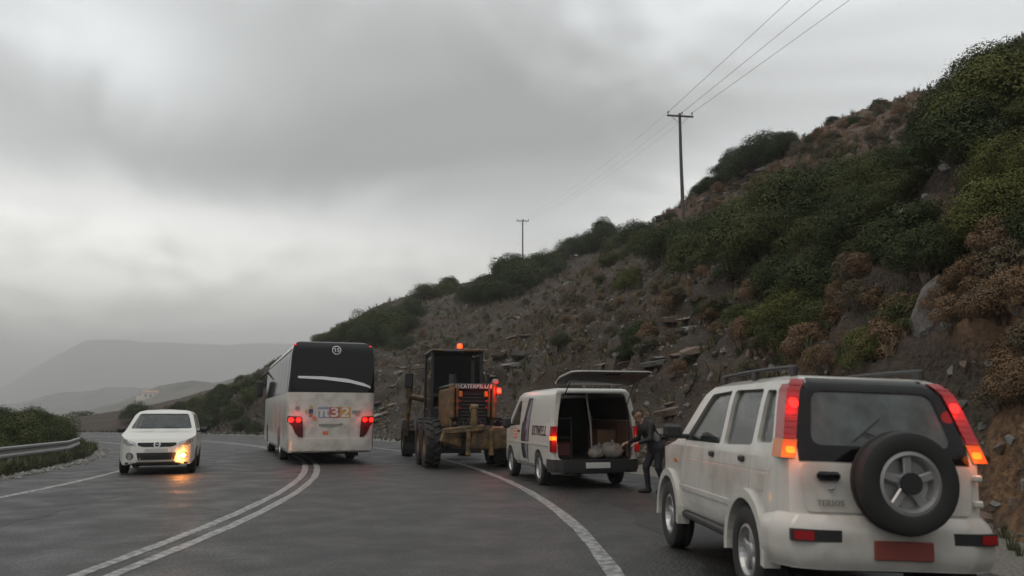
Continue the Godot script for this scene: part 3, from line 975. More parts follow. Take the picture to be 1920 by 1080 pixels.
# ---- white touring coach
func make_coach() -> Node3D:
	var t := thing("coach", "tall white touring coach with black rear window and coloured logo tiles", "bus")
	var half := [1.18, 0.33, 1.26, 0.46, 1.275, 1.2, 1.275, 2.1, 1.205, 3.25, 1.16, 3.45, 1.06, 3.58, 0.90, 3.645, 0.45, 3.665, 0.0, 3.67]
	var side := rounded(pv([-0.02, 0.36, 0.0, 1.2, -0.03, 2.1, -0.20, 3.42, -0.42, 3.62, -1.2, 3.67, -11.0, 3.67, -11.75, 3.52, -12.1, 2.2, -12.2, 1.0, -12.1, 0.34, -0.2, 0.33]), 0.10, 4)
	var plan := [0.0, 0.005, 0.9, -0.01, 1.12, -0.05, 1.22, -0.12, 1.27, -0.24, 1.28, -0.5, 1.28, -11.5, 1.22, -11.9, 1.0, -12.12, 0.0, -12.22]
	var B := {"side": side, "half": half, "plan": plan}
	var cuts := []
	var wz := [-3.35, -9.55]
	for z in wz:
		cuts.append(cyl_cut(z, 0.50, 0.60, -2.0, -0.85))
		cuts.append(cyl_cut(z, 0.50, 0.60, 0.85, 2.0))
	for s in [-1.0, 1.0]:
		for z in [-1.05, -2.2, -4.5, -5.8, -7.1, -8.4]: cuts.append(boxm(Vector3(s * 1.38, 0.86, z), Vector3(0.26, 0.86, 0.014), 0.0005))
		cuts.append(boxm(Vector3(s * 1.38, 1.30, -5.0), Vector3(0.26, 0.014, 8.0), 0.0005))
	cuts.append(boxm(Vector3(0.25, 1.93, 0.08), Vector3(1.5, 0.018, 0.20), 0.0005))
	cuts.append(boxm(Vector3(0.78, 0.72, 0.08), Vector3(0.016, 0.80, 0.20), 0.0005))
	cuts.append(boxm(Vector3(-0.78, 0.72, 0.08), Vector3(0.016, 0.80, 0.20), 0.0005))
	# the whole upper rear is one dark glazed piece that wraps round the corners
	var upper := pv([1.0, 2.09, -0.34, 2.09, -0.46, 3.2, -0.60, 3.8, 1.0, 3.8])
	cuts.append(platem(upper, -3.0, 3.0, along_x))
	put("body", await hull(side, sym(half), sym(plan), cuts), M.white_dirty, t)
	var R := on_rear(B)
	var win := put("rear_window", await hull(Geometry2D.intersect_polygons(side, upper)[0], sym(half), sym(plan), []), M.black_gloss, t)
	panel(win, "chrome_strip", [-1.02, 2.50, -0.3, 2.47, 0.5, 2.38, 0.98, 2.27, 1.12, 2.22, 1.10, 2.285, 0.9, 2.38, 0.4, 2.50, -0.3, 2.56, -1.02, 2.565], 0.0, 0.03, R, M.chrome_dull, 0.0, 0.1)
	var ringst := ST()
	ring(ringst, disc(Vector2(0.09, 3.36), 0.135, 24), disc(Vector2(0.09, 3.36), 0.112, 24), -0.004, 0.006, R)
	var badge := put("number_badge", fin(ringst), M.print_pale, win)
	var num := put("number_badge", lettering("15", 0.12), M.print_pale, win)
	num.position = R.call(0.09, 3.36, 0.005)
	num.rotation.x = -0.13
	for s in [-1.0, 1.0]:
		var S := on_side(B, s)
		var z := -0.64
		for k in 8:
			var w := 1.36
			panel(t, "side_window", [z, 2.10, z - 0.02, 3.30, z - w, 3.30, z - w, 2.10], -0.02, 0.008, S, M.bus_glass, 0.05)
			z -= w + 0.035
		panel(t, "roof_trim", [-0.62, 3.34, -0.62, 3.40, -11.5, 3.40, -11.5, 3.34], -0.02, 0.014, S, M.plastic, 0.0)
		# faded red stripes on the flank
		for k in 9:
			var zz := -1.3 - 0.62 * k
			var lean := 0.22
			panel(t, "flank_stripe", [zz, 0.72 + 0.05 * (k % 3), zz - lean, 1.95 - 0.12 * (k % 4), zz - lean - 0.17, 1.95 - 0.12 * (k % 4), zz - 0.17, 0.72 + 0.05 * (k % 3)], 0.002, 0.006, S, M.print_red if k % 3 != 1 else M.print_faded, 0.0)
		for zz in wz:
			wheel(t, "wheel", Vector3(s * 1.08, 0.50, zz), 0.50, 0.29, 0.30, s, M.alloy, 8)
		# tail lamp: dark wedge with two lit round lamps above
		var Z := func(x: float, y: float, d: float) -> Vector3: return R.call(x, y, d)
		var tl := panel(t, "tail_light", [s * 1.262, 1.40, s * 0.90, 1.385, s * 0.86, 1.33, s * 0.83, 1.05, s * 0.82, 0.78, s * 0.95, 0.80, s * 1.05, 0.92, s * 1.14, 1.12, s * 1.262, 1.22], -0.05, 0.022, Z, M.lens_dark, 0.03, 0.08)
		for x in [0.965, 1.165]:
			put("lit_lamp", platem(disc(Vector2(s * x, 1.29), 0.068, 20), -0.02, 0.045, Z), M.red_glow, tl)
			lamp(t, R.call(s * x, 1.29, 0.10), Color(1, 0.1, 0.08), 0.05, 0.07)
		var mk := put("marker_lamp", boxm(Vector3(s * 1.12, 3.50, -0.32), Vector3(0.08, 0.05, 0.10), 0.015), M.red_glow_dim, t)
		# rear-view mirrors hang ahead of the front corners
		var mi := ST()
		box(mi, Vector3(s * 1.52, 2.55, -12.15), Vector3(0.30, 0.72, 0.16), 0.07)
		tube(mi, Vector3(s * 1.10, 3.35, -11.8), Vector3(s * 1.50, 3.0, -12.2), 0.045, 0.035, 8)
		put("mirror", fin(mi), M.plastic, t)
	# coloured logo tiles and prints on the tail
	var tiles := [[-0.41, -0.10, M.print_lavender, "π"], [-0.09, 0.22, M.print_rose, "3"], [0.23, 0.54, M.print_amber, "2"]]
	for k in tiles:
		panel(t, "logo_tile", [k[0], 1.35, k[1], 1.35, k[1], 1.66, k[0], 1.66], 0.003, 0.008, R, k[2], 0.0)
		var g := put("logo_letter", lettering(k[3], 0.27), M.print_pale, t)
		g.position = R.call((k[0] + k[1]) * 0.5, 1.505, 0.0095)
		g.scale.x = 1.25
	for k in [[-0.62, 1.66, 0.10, M.print_sand], [-0.62, 1.54, 0.12, M.print_navy], [-0.74, 1.54, 0.09, M.print_sand], [-0.62, 1.42, 0.10, M.print_rose], [-0.51, 1.33, 0.11, M.print_orange]]:
		panel(t, "logo_square", [k[0] - k[2] / 2, k[1] - k[2] / 2, k[0] + k[2] / 2, k[1] - k[2] / 2, k[0] + k[2] / 2, k[1] + k[2] / 2, k[0] - k[2] / 2, k[1] + k[2] / 2], 0.003, 0.008, R, k[3], 0.0)
	panel(t, "grey_print", [0.58, 1.47, 0.80, 1.46, 0.85, 1.50, 0.80, 1.56, 0.58, 1.57], 0.003, 0.008, R, M.grey_print, 0.02)
	panel(t, "grey_print", [-0.40, 1.13, -0.36, 1.18, 0.10, 1.17, 0.24, 1.18, 0.27, 1.22, 0.29, 1.18, 0.34, 1.16, 0.27, 1.12, 0.1, 1.09, -0.3, 1.085], 0.003, 0.008, R, M.grey_print, 0.02)
	panel(t, "orange_sticker", [-0.26, 0.86, -0.10, 0.86, -0.10, 0.96, -0.26, 0.96], 0.003, 0.008, R, M.print_orange, 0.01)
	put("round_badge", platem(disc(Vector2(-1.0, 1.62), 0.07, 18), 0.003, 0.010, R), M.grey_print, t)
	var wl := put("lettering", lettering("W", 0.10), M.print_red, t)
	wl.position = R.call(0.74, 1.43, 0.01)
	panel(t, "bumper_lip", [-1.20, 0.40, 1.20, 0.40, 1.22, 0.74, -1.22, 0.74], -0.02, 0.030, R, M.white_dirty, 0.05)
	put("chassis", boxm(Vector3(0, 0.40, -6.0), Vector3(1.66, 0.24, 11.2), 0.05), M.under, t)
	put("mud_flap", boxm(Vector3(-1.05, 0.30, -2.6), Vector3(0.34, 0.36, 0.02), 0.005), M.under, t)
	put("mud_flap", boxm(Vector3(1.05, 0.30, -2.6), Vector3(0.34, 0.36, 0.02), 0.005), M.under, t)
	return t

# ---- yellow motor grader seen from behind
func make_grader() -> Node3D:
	var t := thing("motor_grader", "yellow motor grader with black cab, orange beacon and rear ripper", "grader")
	var Y: Material = M.yellow
	for s in [-1.0, 1.0]:
		put("tandem_case", boxm(Vector3(s * 0.72, 0.68, -2.35), Vector3(0.26, 0.42, 2.3), 0.10), Y, t)
		for z in [-1.60, -3.12]: wheel(t, "wheel", Vector3(s * 1.05, 0.67, z), 0.655, 0.42, 0.34, s, M.yellow, 6, Vector3.RIGHT, 18)
		wheel(t, "wheel", Vector3(s * 1.02, 0.62, -8.35), 0.605, 0.38, 0.32, s, M.yellow, 6, Vector3.RIGHT, 18)
		# hood side, rear corner columns
		put("hood_side", boxm(Vector3(s * 0.56, 1.62, -2.25), Vector3(0.10, 1.10, 2.3), 0.04), Y, t)
		var col := ST()
		box(col, Vector3(s * 0.58, 1.80, -0.98), Vector3(0.13, 0.95, 0.28), 0.04)
		box(col, Vector3(s * 0.44, 1.80, -0.96), Vector3(0.07, 0.90, 0.20), 0.03)
		put("corner_column", fin(col), Y, t)
		for y in [1.62, 1.80]: put("reflector", boxm(Vector3(s * 0.37, y, -0.90), Vector3(0.06, 0.07, 0.03), 0.01), M.red_lens, t)
		put("amber_lamp", boxm(Vector3(s * 0.35, 1.99, -0.885), Vector3(0.10, 0.16, 0.05), 0.02), M.amber_lens, t)
		# cab corner posts and lift arms
		for z in [-3.75, -5.35]: put("cab_post", boxm(Vector3(s * 0.76, 2.30, z), Vector3(0.10, 2.10, 0.12), 0.02), M.plastic, t)
		var mi := ST()
		box(mi, Vector3(s * 1.28, 2.55, -5.6), Vector3(0.26, 0.52, 0.08), 0.04)
		tube(mi, Vector3(s * 0.80, 2.95, -5.4), Vector3(s * 1.28, 2.9, -5.6), 0.02, 0.02, 6)
		tube(mi, Vector3(s * 1.28, 2.9, -5.6), Vector3(s * 1.28, 2.5, -5.6), 0.02, 0.02, 6)
		put("mirror", fin(mi), M.plastic, t)
		var ar := ST()
		tube(ar, Vector3(s * 0.55, 1.9, -6.3), Vector3(s * 1.15, 2.05, -6.3), 0.10, 0.09, 8)
		tube(ar, Vector3(s * 1.15, 2.35, -6.3), Vector3(s * 1.25, 0.75, -6.5), 0.075, 0.06, 8)
		put("lift_cylinder", fin(ar), Y, t)
		put("pane", boxm(Vector3(s * 0.765, 2.55, -4.55), Vector3(0.012, 1.35, 1.46), 0.002), M.glass_dark, t)
	put("hood_top", boxm(Vector3(0, 2.22, -2.25), Vector3(1.22, 0.12, 2.6), 0.05), M.plastic, t)
	var gr := put("grille", boxm(Vector3(0, 1.66, -1.05), Vector3(0.84, 1.10, 0.16), 0.03), M.under, t)
	for k in 9: put("grille_bar", boxm(Vector3(0, 1.22 + 0.095 * k, -0.955), Vector3(0.74, 0.035, 0.04), 0.008), M.plastic, gr)
	put("name_board", boxm(Vector3(0.02, 2.20, -0.915), Vector3(1.10, 0.17, 0.05), 0.015), M.plastic, t)
	var tx := put("lettering", lettering("CATERPILLAR", 0.105, 0.012), M.print_pale, t)
	tx.position = Vector3(0.10, 2.20, -0.884)
	put("name_board_mark", boxm(Vector3(-0.44, 2.20, -0.885), Vector3(0.12, 0.10, 0.014), 0.004), M.grey_print, t)
	# lit red lamp at the right-hand column
	var rl := put("tail_light", boxm(Vector3(0.70, 2.08, -0.86), Vector3(0.16, 0.20, 0.10), 0.03), M.red_lens, t)
	put("lit_bulb", boxm(Vector3(0.70, 2.08, -0.80), Vector3(0.11, 0.13, 0.04), 0.018), M.red_glow_hot, rl)
	lamp(t, Vector3(0.70, 2.08, -0.70), Color(1, 0.1, 0.06), 0.32, 0.08)
	put("work_lamp", boxm(Vector3(0.62, 2.34, -0.92), Vector3(0.18, 0.14, 0.12), 0.04), M.grey_print, t)
	# cab
	put("cab_floor", boxm(Vector3(0, 1.45, -4.55), Vector3(1.55, 0.45, 1.7), 0.05), M.plastic, t)
	put("cab_side", boxm(Vector3(-0.80, 1.50, -4.0), Vector3(0.10, 0.9, 0.5), 0.03), M.plastic, t)
	put("rear_pane", boxm(Vector3(0, 2.62, -3.74), Vector3(1.42, 1.20, 0.012), 0.002), M.glass_dark, t)
	put("front_pane", boxm(Vector3(0, 2.45, -5.36), Vector3(1.42, 1.50, 0.012), 0.002), M.glass_dark, t)
	put("rear_frame", boxm(Vector3(0, 2.02, -3.75), Vector3(1.50, 0.10, 0.10), 0.02), M.plastic, t)
	var rf := put("cab_roof", boxm(Vector3(0, 3.38, -4.55), Vector3(1.66, 0.12, 1.86), 0.05), M.plastic, t)
	put("roof_edge", boxm(Vector3(0.50, 3.41, -3.60), Vector3(0.62, 0.09, 0.08), 0.03), Y, rf)
	put("roof_edge", boxm(Vector3(-0.62, 3.40, -3.60), Vector3(0.38, 0.07, 0.08), 0.03), Y, rf)
	var st := ST()
	lathe(st, [[0.0, 0.0], [0.10, 0.0], [0.10, 0.05], [0.0, 0.05]], Vector3(0.12, 3.44, -4.0), 16, Vector3.UP)
	var be := put("beacon", fin(st), M.plastic, t)
	st = ST()
	lathe(st, [[0.085, 0.05], [0.085, 0.16], [0.06, 0.20], [0.0, 0.21]], Vector3(0.12, 3.44, -4.0), 16, Vector3.UP)
	put("beacon_lamp", fin(st), M.orange_glow, be)
	lamp(t, Vector3(0.12, 3.58, -3.84), Color(1, 0.35, 0.08), 0.10, 0.08)
	seat(t, Vector3(0, 1.75, -4.75), 0.55)
	put("steering_column", tubes([Vector3(0, 1.7, -5.2), Vector3(0, 2.35, -5.0)], 0.05), M.plastic, t)
	# ripper on the tail
	put("ripper_beam", boxm(Vector3(-0.36, 1.05, -0.22), Vector3(1.10, 0.17, 0.18), 0.03, Basis(Vector3(0, 0, 1), 0.09)), Y, t)
	put("ripper_frame", boxm(Vector3(0.45, 0.82, -0.42), Vector3(1.25, 0.62, 0.26), 0.05), Y, t)
	put("ripper_frame", boxm(Vector3(-0.62, 0.82, -0.55), Vector3(0.62, 0.40, 0.16), 0.05, Basis(Vector3(0, 0, 1), -0.3)), Y, t)
	var sh := ST()
	box(sh, Vector3(-0.10, 1.36, -0.20), Vector3(0.17, 0.56, 0.16), 0.03)
	tube(sh, Vector3(-0.20, 1.62, -0.20), Vector3(0.0, 1.62, -0.20), 0.09, 0.09, 12)
	put("ripper_cylinder", fin(sh), Y, t)
	for x in [-0.26, 0.35, 0.85]:
		var s2 := ST()
		box(s2, Vector3(x, 0.74, -0.12), Vector3(0.11, 0.62, 0.14), 0.025)
		box(s2, Vector3(x, 0.42, -0.16), Vector3(0.12, 0.09, 0.24), 0.02)
		put("ripper_shank", fin(s2), Y, t)
	put("rear_frame_rail", boxm(Vector3(0, 0.98, -2.0), Vector3(0.9, 0.34, 3.4), 0.05), M.under, t)
	# hoses, exhaust stack, steps, hand rails
	for k in 4:
		var x0 := -0.30 + 0.16 * k
		put("hose", tubes([Vector3(x0, 1.30, -0.92), Vector3(x0 + 0.05, 1.05, -0.60), Vector3(x0 - 0.04, 1.12, -0.36), Vector3(-0.10, 1.40, -0.24)], 0.018, 6), M.under, t)
	put("exhaust_stack", tubes([Vector3(0.30, 2.25, -2.6), Vector3(0.30, 3.05, -2.6), Vector3(0.30, 3.14, -2.52)], 0.055, 10), M.under, t)
	put("air_cleaner", tubes([Vector3(-0.28, 2.25, -2.7), Vector3(-0.28, 2.62, -2.7)], 0.13, 12), M.plastic, t)
	for s in [-1.0, 1.0]:
		for k in 3: put("step", boxm(Vector3(s * 0.86, 0.95 + 0.3 * k, -4.1), Vector3(0.24, 0.03, 0.34), 0.008), M.under, t)
		put("hand_rail", tubes([Vector3(s * 0.84, 1.5, -3.72), Vector3(s * 0.90, 1.8, -3.70), Vector3(s * 0.90, 2.6, -3.70), Vector3(s * 0.80, 2.75, -3.72)], 0.018, 6), M.yellow, t)
	put("rear_wiper", tubes([Vector3(0.1, 2.1, -3.72), Vector3(-0.25, 2.7, -3.72)], 0.012, 6), M.plastic, t)
	# gooseneck, front axle and blade
	st = ST()
	box(st, Vector3(0, 1.55, -6.3), Vector3(0.34, 0.36, 2.4), 0.05, Basis(Vector3.RIGHT, 0.10))
	box(st, Vector3(0, 1.45, -8.1), Vector3(0.34, 0.36, 1.5), 0.05, Basis(Vector3.RIGHT, -0.18))
	put("front_frame", fin(st), Y, t)
	put("front_axle", boxm(Vector3(0, 0.75, -8.35), Vector3(1.75, 0.22, 0.26), 0.05), Y, t)
	put("axle_post", boxm(Vector3(0, 1.1, -8.35), Vector3(0.3, 0.6, 0.3), 0.05), Y, t)
	st = ST()
	for k in 7:
		var a0 := -0.9 + 0.26 * k
		var a1 := a0 + 0.26
		quad(st, Vector3(-1.3, 0.58 + 0.42 * sin(a0), -6.6 - 0.42 * cos(a0) + 0.42), Vector3(1.3, 0.58 + 0.42 * sin(a0), -6.6 - 0.42 * cos(a0) + 0.42), Vector3(1.3, 0.58 + 0.42 * sin(a1), -6.6 - 0.42 * cos(a1) + 0.42), Vector3(-1.3, 0.58 + 0.42 * sin(a1), -6.6 - 0.42 * cos(a1) + 0.42), Vector3(0, 0, 1))
	box(st, Vector3(0, 0.24, -6.45), Vector3(2.6, 0.16, 0.03), 0.005)
	put("blade", fin(st), M.under, t)
	put("blade_circle", boxm(Vector3(0, 1.05, -6.3), Vector3(1.1, 0.14, 1.1), 0.05), Y, t)
	return t

# ---- white family car coming towards the camera
func make_car() -> Node3D:
	var t := thing("oncoming_car", "white family car coming round the bend with one orange lamp lit", "car")
	var half := [0.76, 0.24, 0.85, 0.36, 0.875, 0.62, 0.87, 0.84, 0.84, 0.98, 0.70, 1.42, 0.62, 1.51, 0.48, 1.555, 0.0, 1.58]
	var side := rounded(pv([-0.02, 0.40, -0.02, 0.98, -0.16, 1.34, -0.36, 1.52, -0.9, 1.58, -1.8, 1.575, -2.35, 1.50, -3.22, 1.04, -3.55, 0.99, -4.05, 0.86, -4.22, 0.74, -4.30, 0.50, -4.26, 0.30, -4.1, 0.23, -0.15, 0.25]), 0.06, 3)
	var plan := [0.0, -0.02, 0.55, -0.03, 0.76, -0.12, 0.86, -0.35, 0.88, -0.8, 0.88, -3.4, 0.85, -3.75, 0.76, -4.0, 0.60, -4.18, 0.35, -4.28, 0.0, -4.31]
	var B := {"side": side, "half": half, "plan": plan}
	var wz := [-0.80, -3.38]
	var cuts := []
	for z in wz:
		cuts.append(cyl_cut(z, 0.32, 0.365, -2.0, -0.56))
		cuts.append(cyl_cut(z, 0.32, 0.365, 0.56, 2.0))
	var wins := [pv([-0.55, 1.03, -0.70, 1.42, -1.62, 1.45, -1.62, 1.02]), pv([-1.72, 1.02, -1.72, 1.45, -2.25, 1.41, -2.86, 1.02])]
	for w in wins: cuts.append(platem(rounded(w, 0.05, 3), -2.0, 2.0, along_x))
	var ws := rounded(pv([-0.72, 1.085, 0.72, 1.085, 0.585, 1.46, -0.585, 1.46]), 0.06)
	cuts.append(platem(ws, -8.0, -2.0, along_z))
	cuts.append(platem(rounded(pv([-0.58, 1.06, 0.58, 1.06, 0.50, 1.40, -0.50, 1.40]), 0.06), -0.7, 2.0, along_z))
	for s in [-1.0, 1.0]:
		for z in [-0.98, -1.67, -2.92]: cuts.append(boxm(Vector3(s * 1.02, 0.66, z), Vector3(0.36, 0.66, 0.012), 0.0005))
	put("body", await hull(side, sym(half), sym(plan), cuts, 0.055), M.white, t)
	var Fn := on_front(B)
	panel_p(t, "windscreen", Geometry2D.offset_polygon(ws, 0.015)[0], -0.03, -0.024, Fn, M.glass)
	panel_p(t, "rear_window", rounded(pv([-0.59, 1.05, 0.59, 1.05, 0.51, 1.41, -0.51, 1.41]), 0.06), -0.03, -0.024, on_rear(B), M.glass)
	panel(t, "grille", [-0.42, 0.70, -0.30, 0.665, 0.30, 0.665, 0.42, 0.70, 0.44, 0.765, -0.44, 0.765], -0.02, 0.006, Fn, M.black_gloss, 0.02, 0.06)
	var em := ST()
	ring(em, disc(Vector2(0, 0.72), 0.075, 20), disc(Vector2(0, 0.72), 0.055, 20), 0.006, 0.018, Fn)
	put("emblem", fin(em), M.chrome_dull, t)
	put("emblem", boxm(Fn.call(0.0, 0.72, 0.012), Vector3(0.17, 0.025, 0.012), 0.004), M.chrome_dull, t)
	panel(t, "lower_intake", [-0.40, 0.36, 0.40, 0.36, 0.45, 0.53, -0.45, 0.53], -0.02, 0.006, Fn, M.plastic, 0.03, 0.06)
	put("number_plate", boxm(Fn.call(0.0, 0.575, 0.012), Vector3(0.52, 0.11, 0.012), 0.004), M.plate_white, t)
	panel(t, "front_lip", [-0.70, 0.25, 0.70, 0.25, 0.70, 0.30, -0.70, 0.30], -0.05, 0.01, Fn, M.plastic, 0.0, 0.08)
	for s in [-1.0, 1.0]:
		panel(t, "headlight", [s * 0.47, 0.70, s * 0.47, 0.765, s * 0.66, 0.83, s * 0.79, 0.845, s * 0.80, 0.78, s * 0.68, 0.70], -0.05, 0.008, Fn, M.head_glass, 0.015, 0.05)
		var fl := put("fog_lamp", platem(disc(Vector2(s * 0.60, 0.45), 0.085, 18), -0.03, 0.012, Fn), M.plastic, t)
		put("lit_bulb" if s < 0.0 else "lamp_glass", platem(disc(Vector2(s * 0.60, 0.45), 0.062, 18), 0.0, 0.026, Fn), M.head_glow if s < 0.0 else M.head_glass, fl)
		if s < 0.0: lamp(t, Fn.call(s * 0.60, 0.45, 0.09), Color(1, 0.62, 0.28), 0.5, 0.06)
		for w in wins: panel_p(t, "window", Geometry2D.offset_polygon(rounded(w, 0.05, 3), 0.015)[0], -0.035, -0.03, on_side(B, s), M.glass)
		var mi := ST()
		box(mi, Vector3(s * 0.99, 1.05, -2.72), Vector3(0.2, 0.14, 0.12), 0.045)
		box(mi, Vector3(s * 0.87, 1.01, -2.72), Vector3(0.12, 0.04, 0.06), 0.012)
		put("mirror", fin(mi), M.plastic, t)
		for z in wz: wheel(t, "wheel", Vector3(s * 0.77, 0.315, z), 0.315, 0.20, 0.205, s, M.alloy, 5)
	for k in [-0.30, 0.30]:
		var wp := ST()
		tube(wp, Fn.call(k - 0.1, 1.10, 0.02), Fn.call(k + 0.25, 1.15, 0.015), 0.010, 0.006, 6)
		put("wiper", fin(wp), M.plastic, t)
	put("chassis", boxm(Vector3(0, 0.26, -2.1), Vector3(1.06, 0.12, 3.6), 0.04), M.under, t)
	for x in [-0.38, 0.38]: seat(t, Vector3(x, 0.32, -2.05), 0.5)
	seat(t, Vector3(0, 0.32, -1.1), 1.25)
	put("dashboard", boxm(Vector3(0, 0.86, -2.82), Vector3(1.36, 0.24, 0.36), 0.08), M.fabric, t)
	return t

# ------------------------------------------------------------------ a person: one smooth skin over tapered bones (surface nets)
func bone_d(p: Vector3, a: Vector3, b: Vector3, ra: float, rb: float) -> float:
	var ab := b - a
	var t := clampf((p - a).dot(ab) / maxf(ab.length_squared(), 1e-6), 0.0, 1.0)
	return p.distance_to(a + ab * t) - lerpf(ra, rb, t)

# bones: [a, b, ra, rb, colour, blend]
func skin(st: SurfaceTool, bones: Array, cell: float) -> void:
	var lo := Vector3.ONE * 99.0
	var hi := -lo
	for b in bones:
		var m := maxf(b[2], b[3]) + cell * 2.0
		lo = lo.min(b[0] - Vector3.ONE * m).min(b[1] - Vector3.ONE * m)
		hi = hi.max(b[0] + Vector3.ONE * m).max(b[1] + Vector3.ONE * m)
	var n := Vector3i(((hi - lo) / cell).ceil()) + Vector3i.ONE
	var F := PackedFloat32Array()
	F.resize(n.x * n.y * n.z)
	F.fill(1.0)
	for b in bones:
		var m: float = maxf(b[2], b[3]) + cell * 3.0 + 0.03
		var i0 := Vector3i((((b[0] as Vector3).min(b[1]) - Vector3.ONE * m - lo) / cell).floor()).clamp(Vector3i.ZERO, n - Vector3i.ONE)
		var i1 := Vector3i((((b[0] as Vector3).max(b[1]) + Vector3.ONE * m - lo) / cell).ceil()).clamp(Vector3i.ZERO, n - Vector3i.ONE)
		var k: float = b[5]
		for z in range(i0.z, i1.z + 1):
			for y in range(i0.y, i1.y + 1):
				for x in range(i0.x, i1.x + 1):
					var d := bone_d(lo + Vector3(x, y, z) * cell, b[0], b[1], b[2], b[3])
					var at := x + n.x * (y + n.y * z)
					var o := F[at]
					var h := maxf(k - absf(d - o), 0.0) / k
					F[at] = minf(d, o) - h * h * k * 0.25
	var V := {}
	var corner := [0, 1, n.x, n.x + 1, n.x * n.y, n.x * n.y + 1, n.x * n.y + n.x, n.x * n.y + n.x + 1]
	var edges := [[0, 1], [2, 3], [4, 5], [6, 7], [0, 2], [1, 3], [4, 6], [5, 7], [0, 4], [1, 5], [2, 6], [3, 7]]
	for z in n.z - 1:
		for y in n.y - 1:
			for x in n.x - 1:
				var at := x + n.x * (y + n.y * z)
				var inside := 0
				for c in corner:
					if F[at + c] < 0.0: inside += 1
				if inside == 0 or inside == 8: continue
				var s := Vector3.ZERO
				var k := 0
				for e in edges:
					var fa := F[at + corner[e[0]]]
					var fb := F[at + corner[e[1]]]
					if (fa < 0.0) != (fb < 0.0):
						var t := fa / (fa - fb)
						var pa := Vector3(e[0] & 1, (e[0] >> 1) & 1, e[0] >> 2)
						var pb := Vector3(e[1] & 1, (e[1] >> 1) & 1, e[1] >> 2)
						s += pa.lerp(pb, t)
						k += 1
				V[at] = lo + (Vector3(x, y, z) + s / k) * cell
	var tint := {}
	for at in V:
		var best := INF
		var c := Color.WHITE
		for b in bones:
			var d := bone_d(V[at], b[0], b[1], b[2], b[3])
			if d < best:
				best = d
				c = b[4]
		tint[at] = c
	var ax := [1, n.x, n.x * n.y]
	st.set_smooth_group(0)
	for at in V:
		for k in 3:
			var u: int = ax[(k + 1) % 3]
			var w: int = ax[(k + 2) % 3]
			var fa := F[at]
			var fb := F[at + ax[k]]
			if (fa < 0.0) == (fb < 0.0): continue
			if not (V.has(at - u) and V.has(at - w) and V.has(at - u - w)): continue
			var q := [at, at - u, at - u - w, at - w]
			var order := [0, 2, 1, 0, 3, 2] if fa < 0.0 else [0, 1, 2, 0, 2, 3]
			for o in order:
				st.set_color(tint[q[o]])
				st.add_vertex(V[q[o]])

func hand(bones: Array, wrist: Vector3, dir: Vector3, palm: Vector3, thumb: Vector3, c: Color) -> void:
	var side := dir.cross(palm).normalized()
	if side.dot(thumb) < 0.0: side = -side
	for k in 4:
		var o := (k - 1.5) * -0.021
		bones.append([wrist + dir * 0.02 + side * o * 0.7, wrist + dir * 0.085 + side * o, 0.014, 0.012, c, 0.012])
		var len_: float = [0.066, 0.076, 0.072, 0.056][k]
		var a := wrist + dir * 0.09 + side * o
		var b := a + (dir + palm * 0.25).normalized() * len_ * 0.5
		bones.append([a, b, 0.0095, 0.009, c, 0.004])
		bones.append([b, b + (dir + palm * 0.9).normalized() * len_ * 0.5, 0.009, 0.0075, c, 0.004])
	var ta := wrist + dir * 0.03 + side * 0.028
	var tb := ta + (dir * 0.75 + side * 0.75).normalized() * 0.04
	bones.append([ta, tb, 0.013, 0.011, c, 0.01])
	bones.append([tb, tb + (dir + side * 0.25 + palm * 0.3).normalized() * 0.032, 0.011, 0.008, c, 0.006])

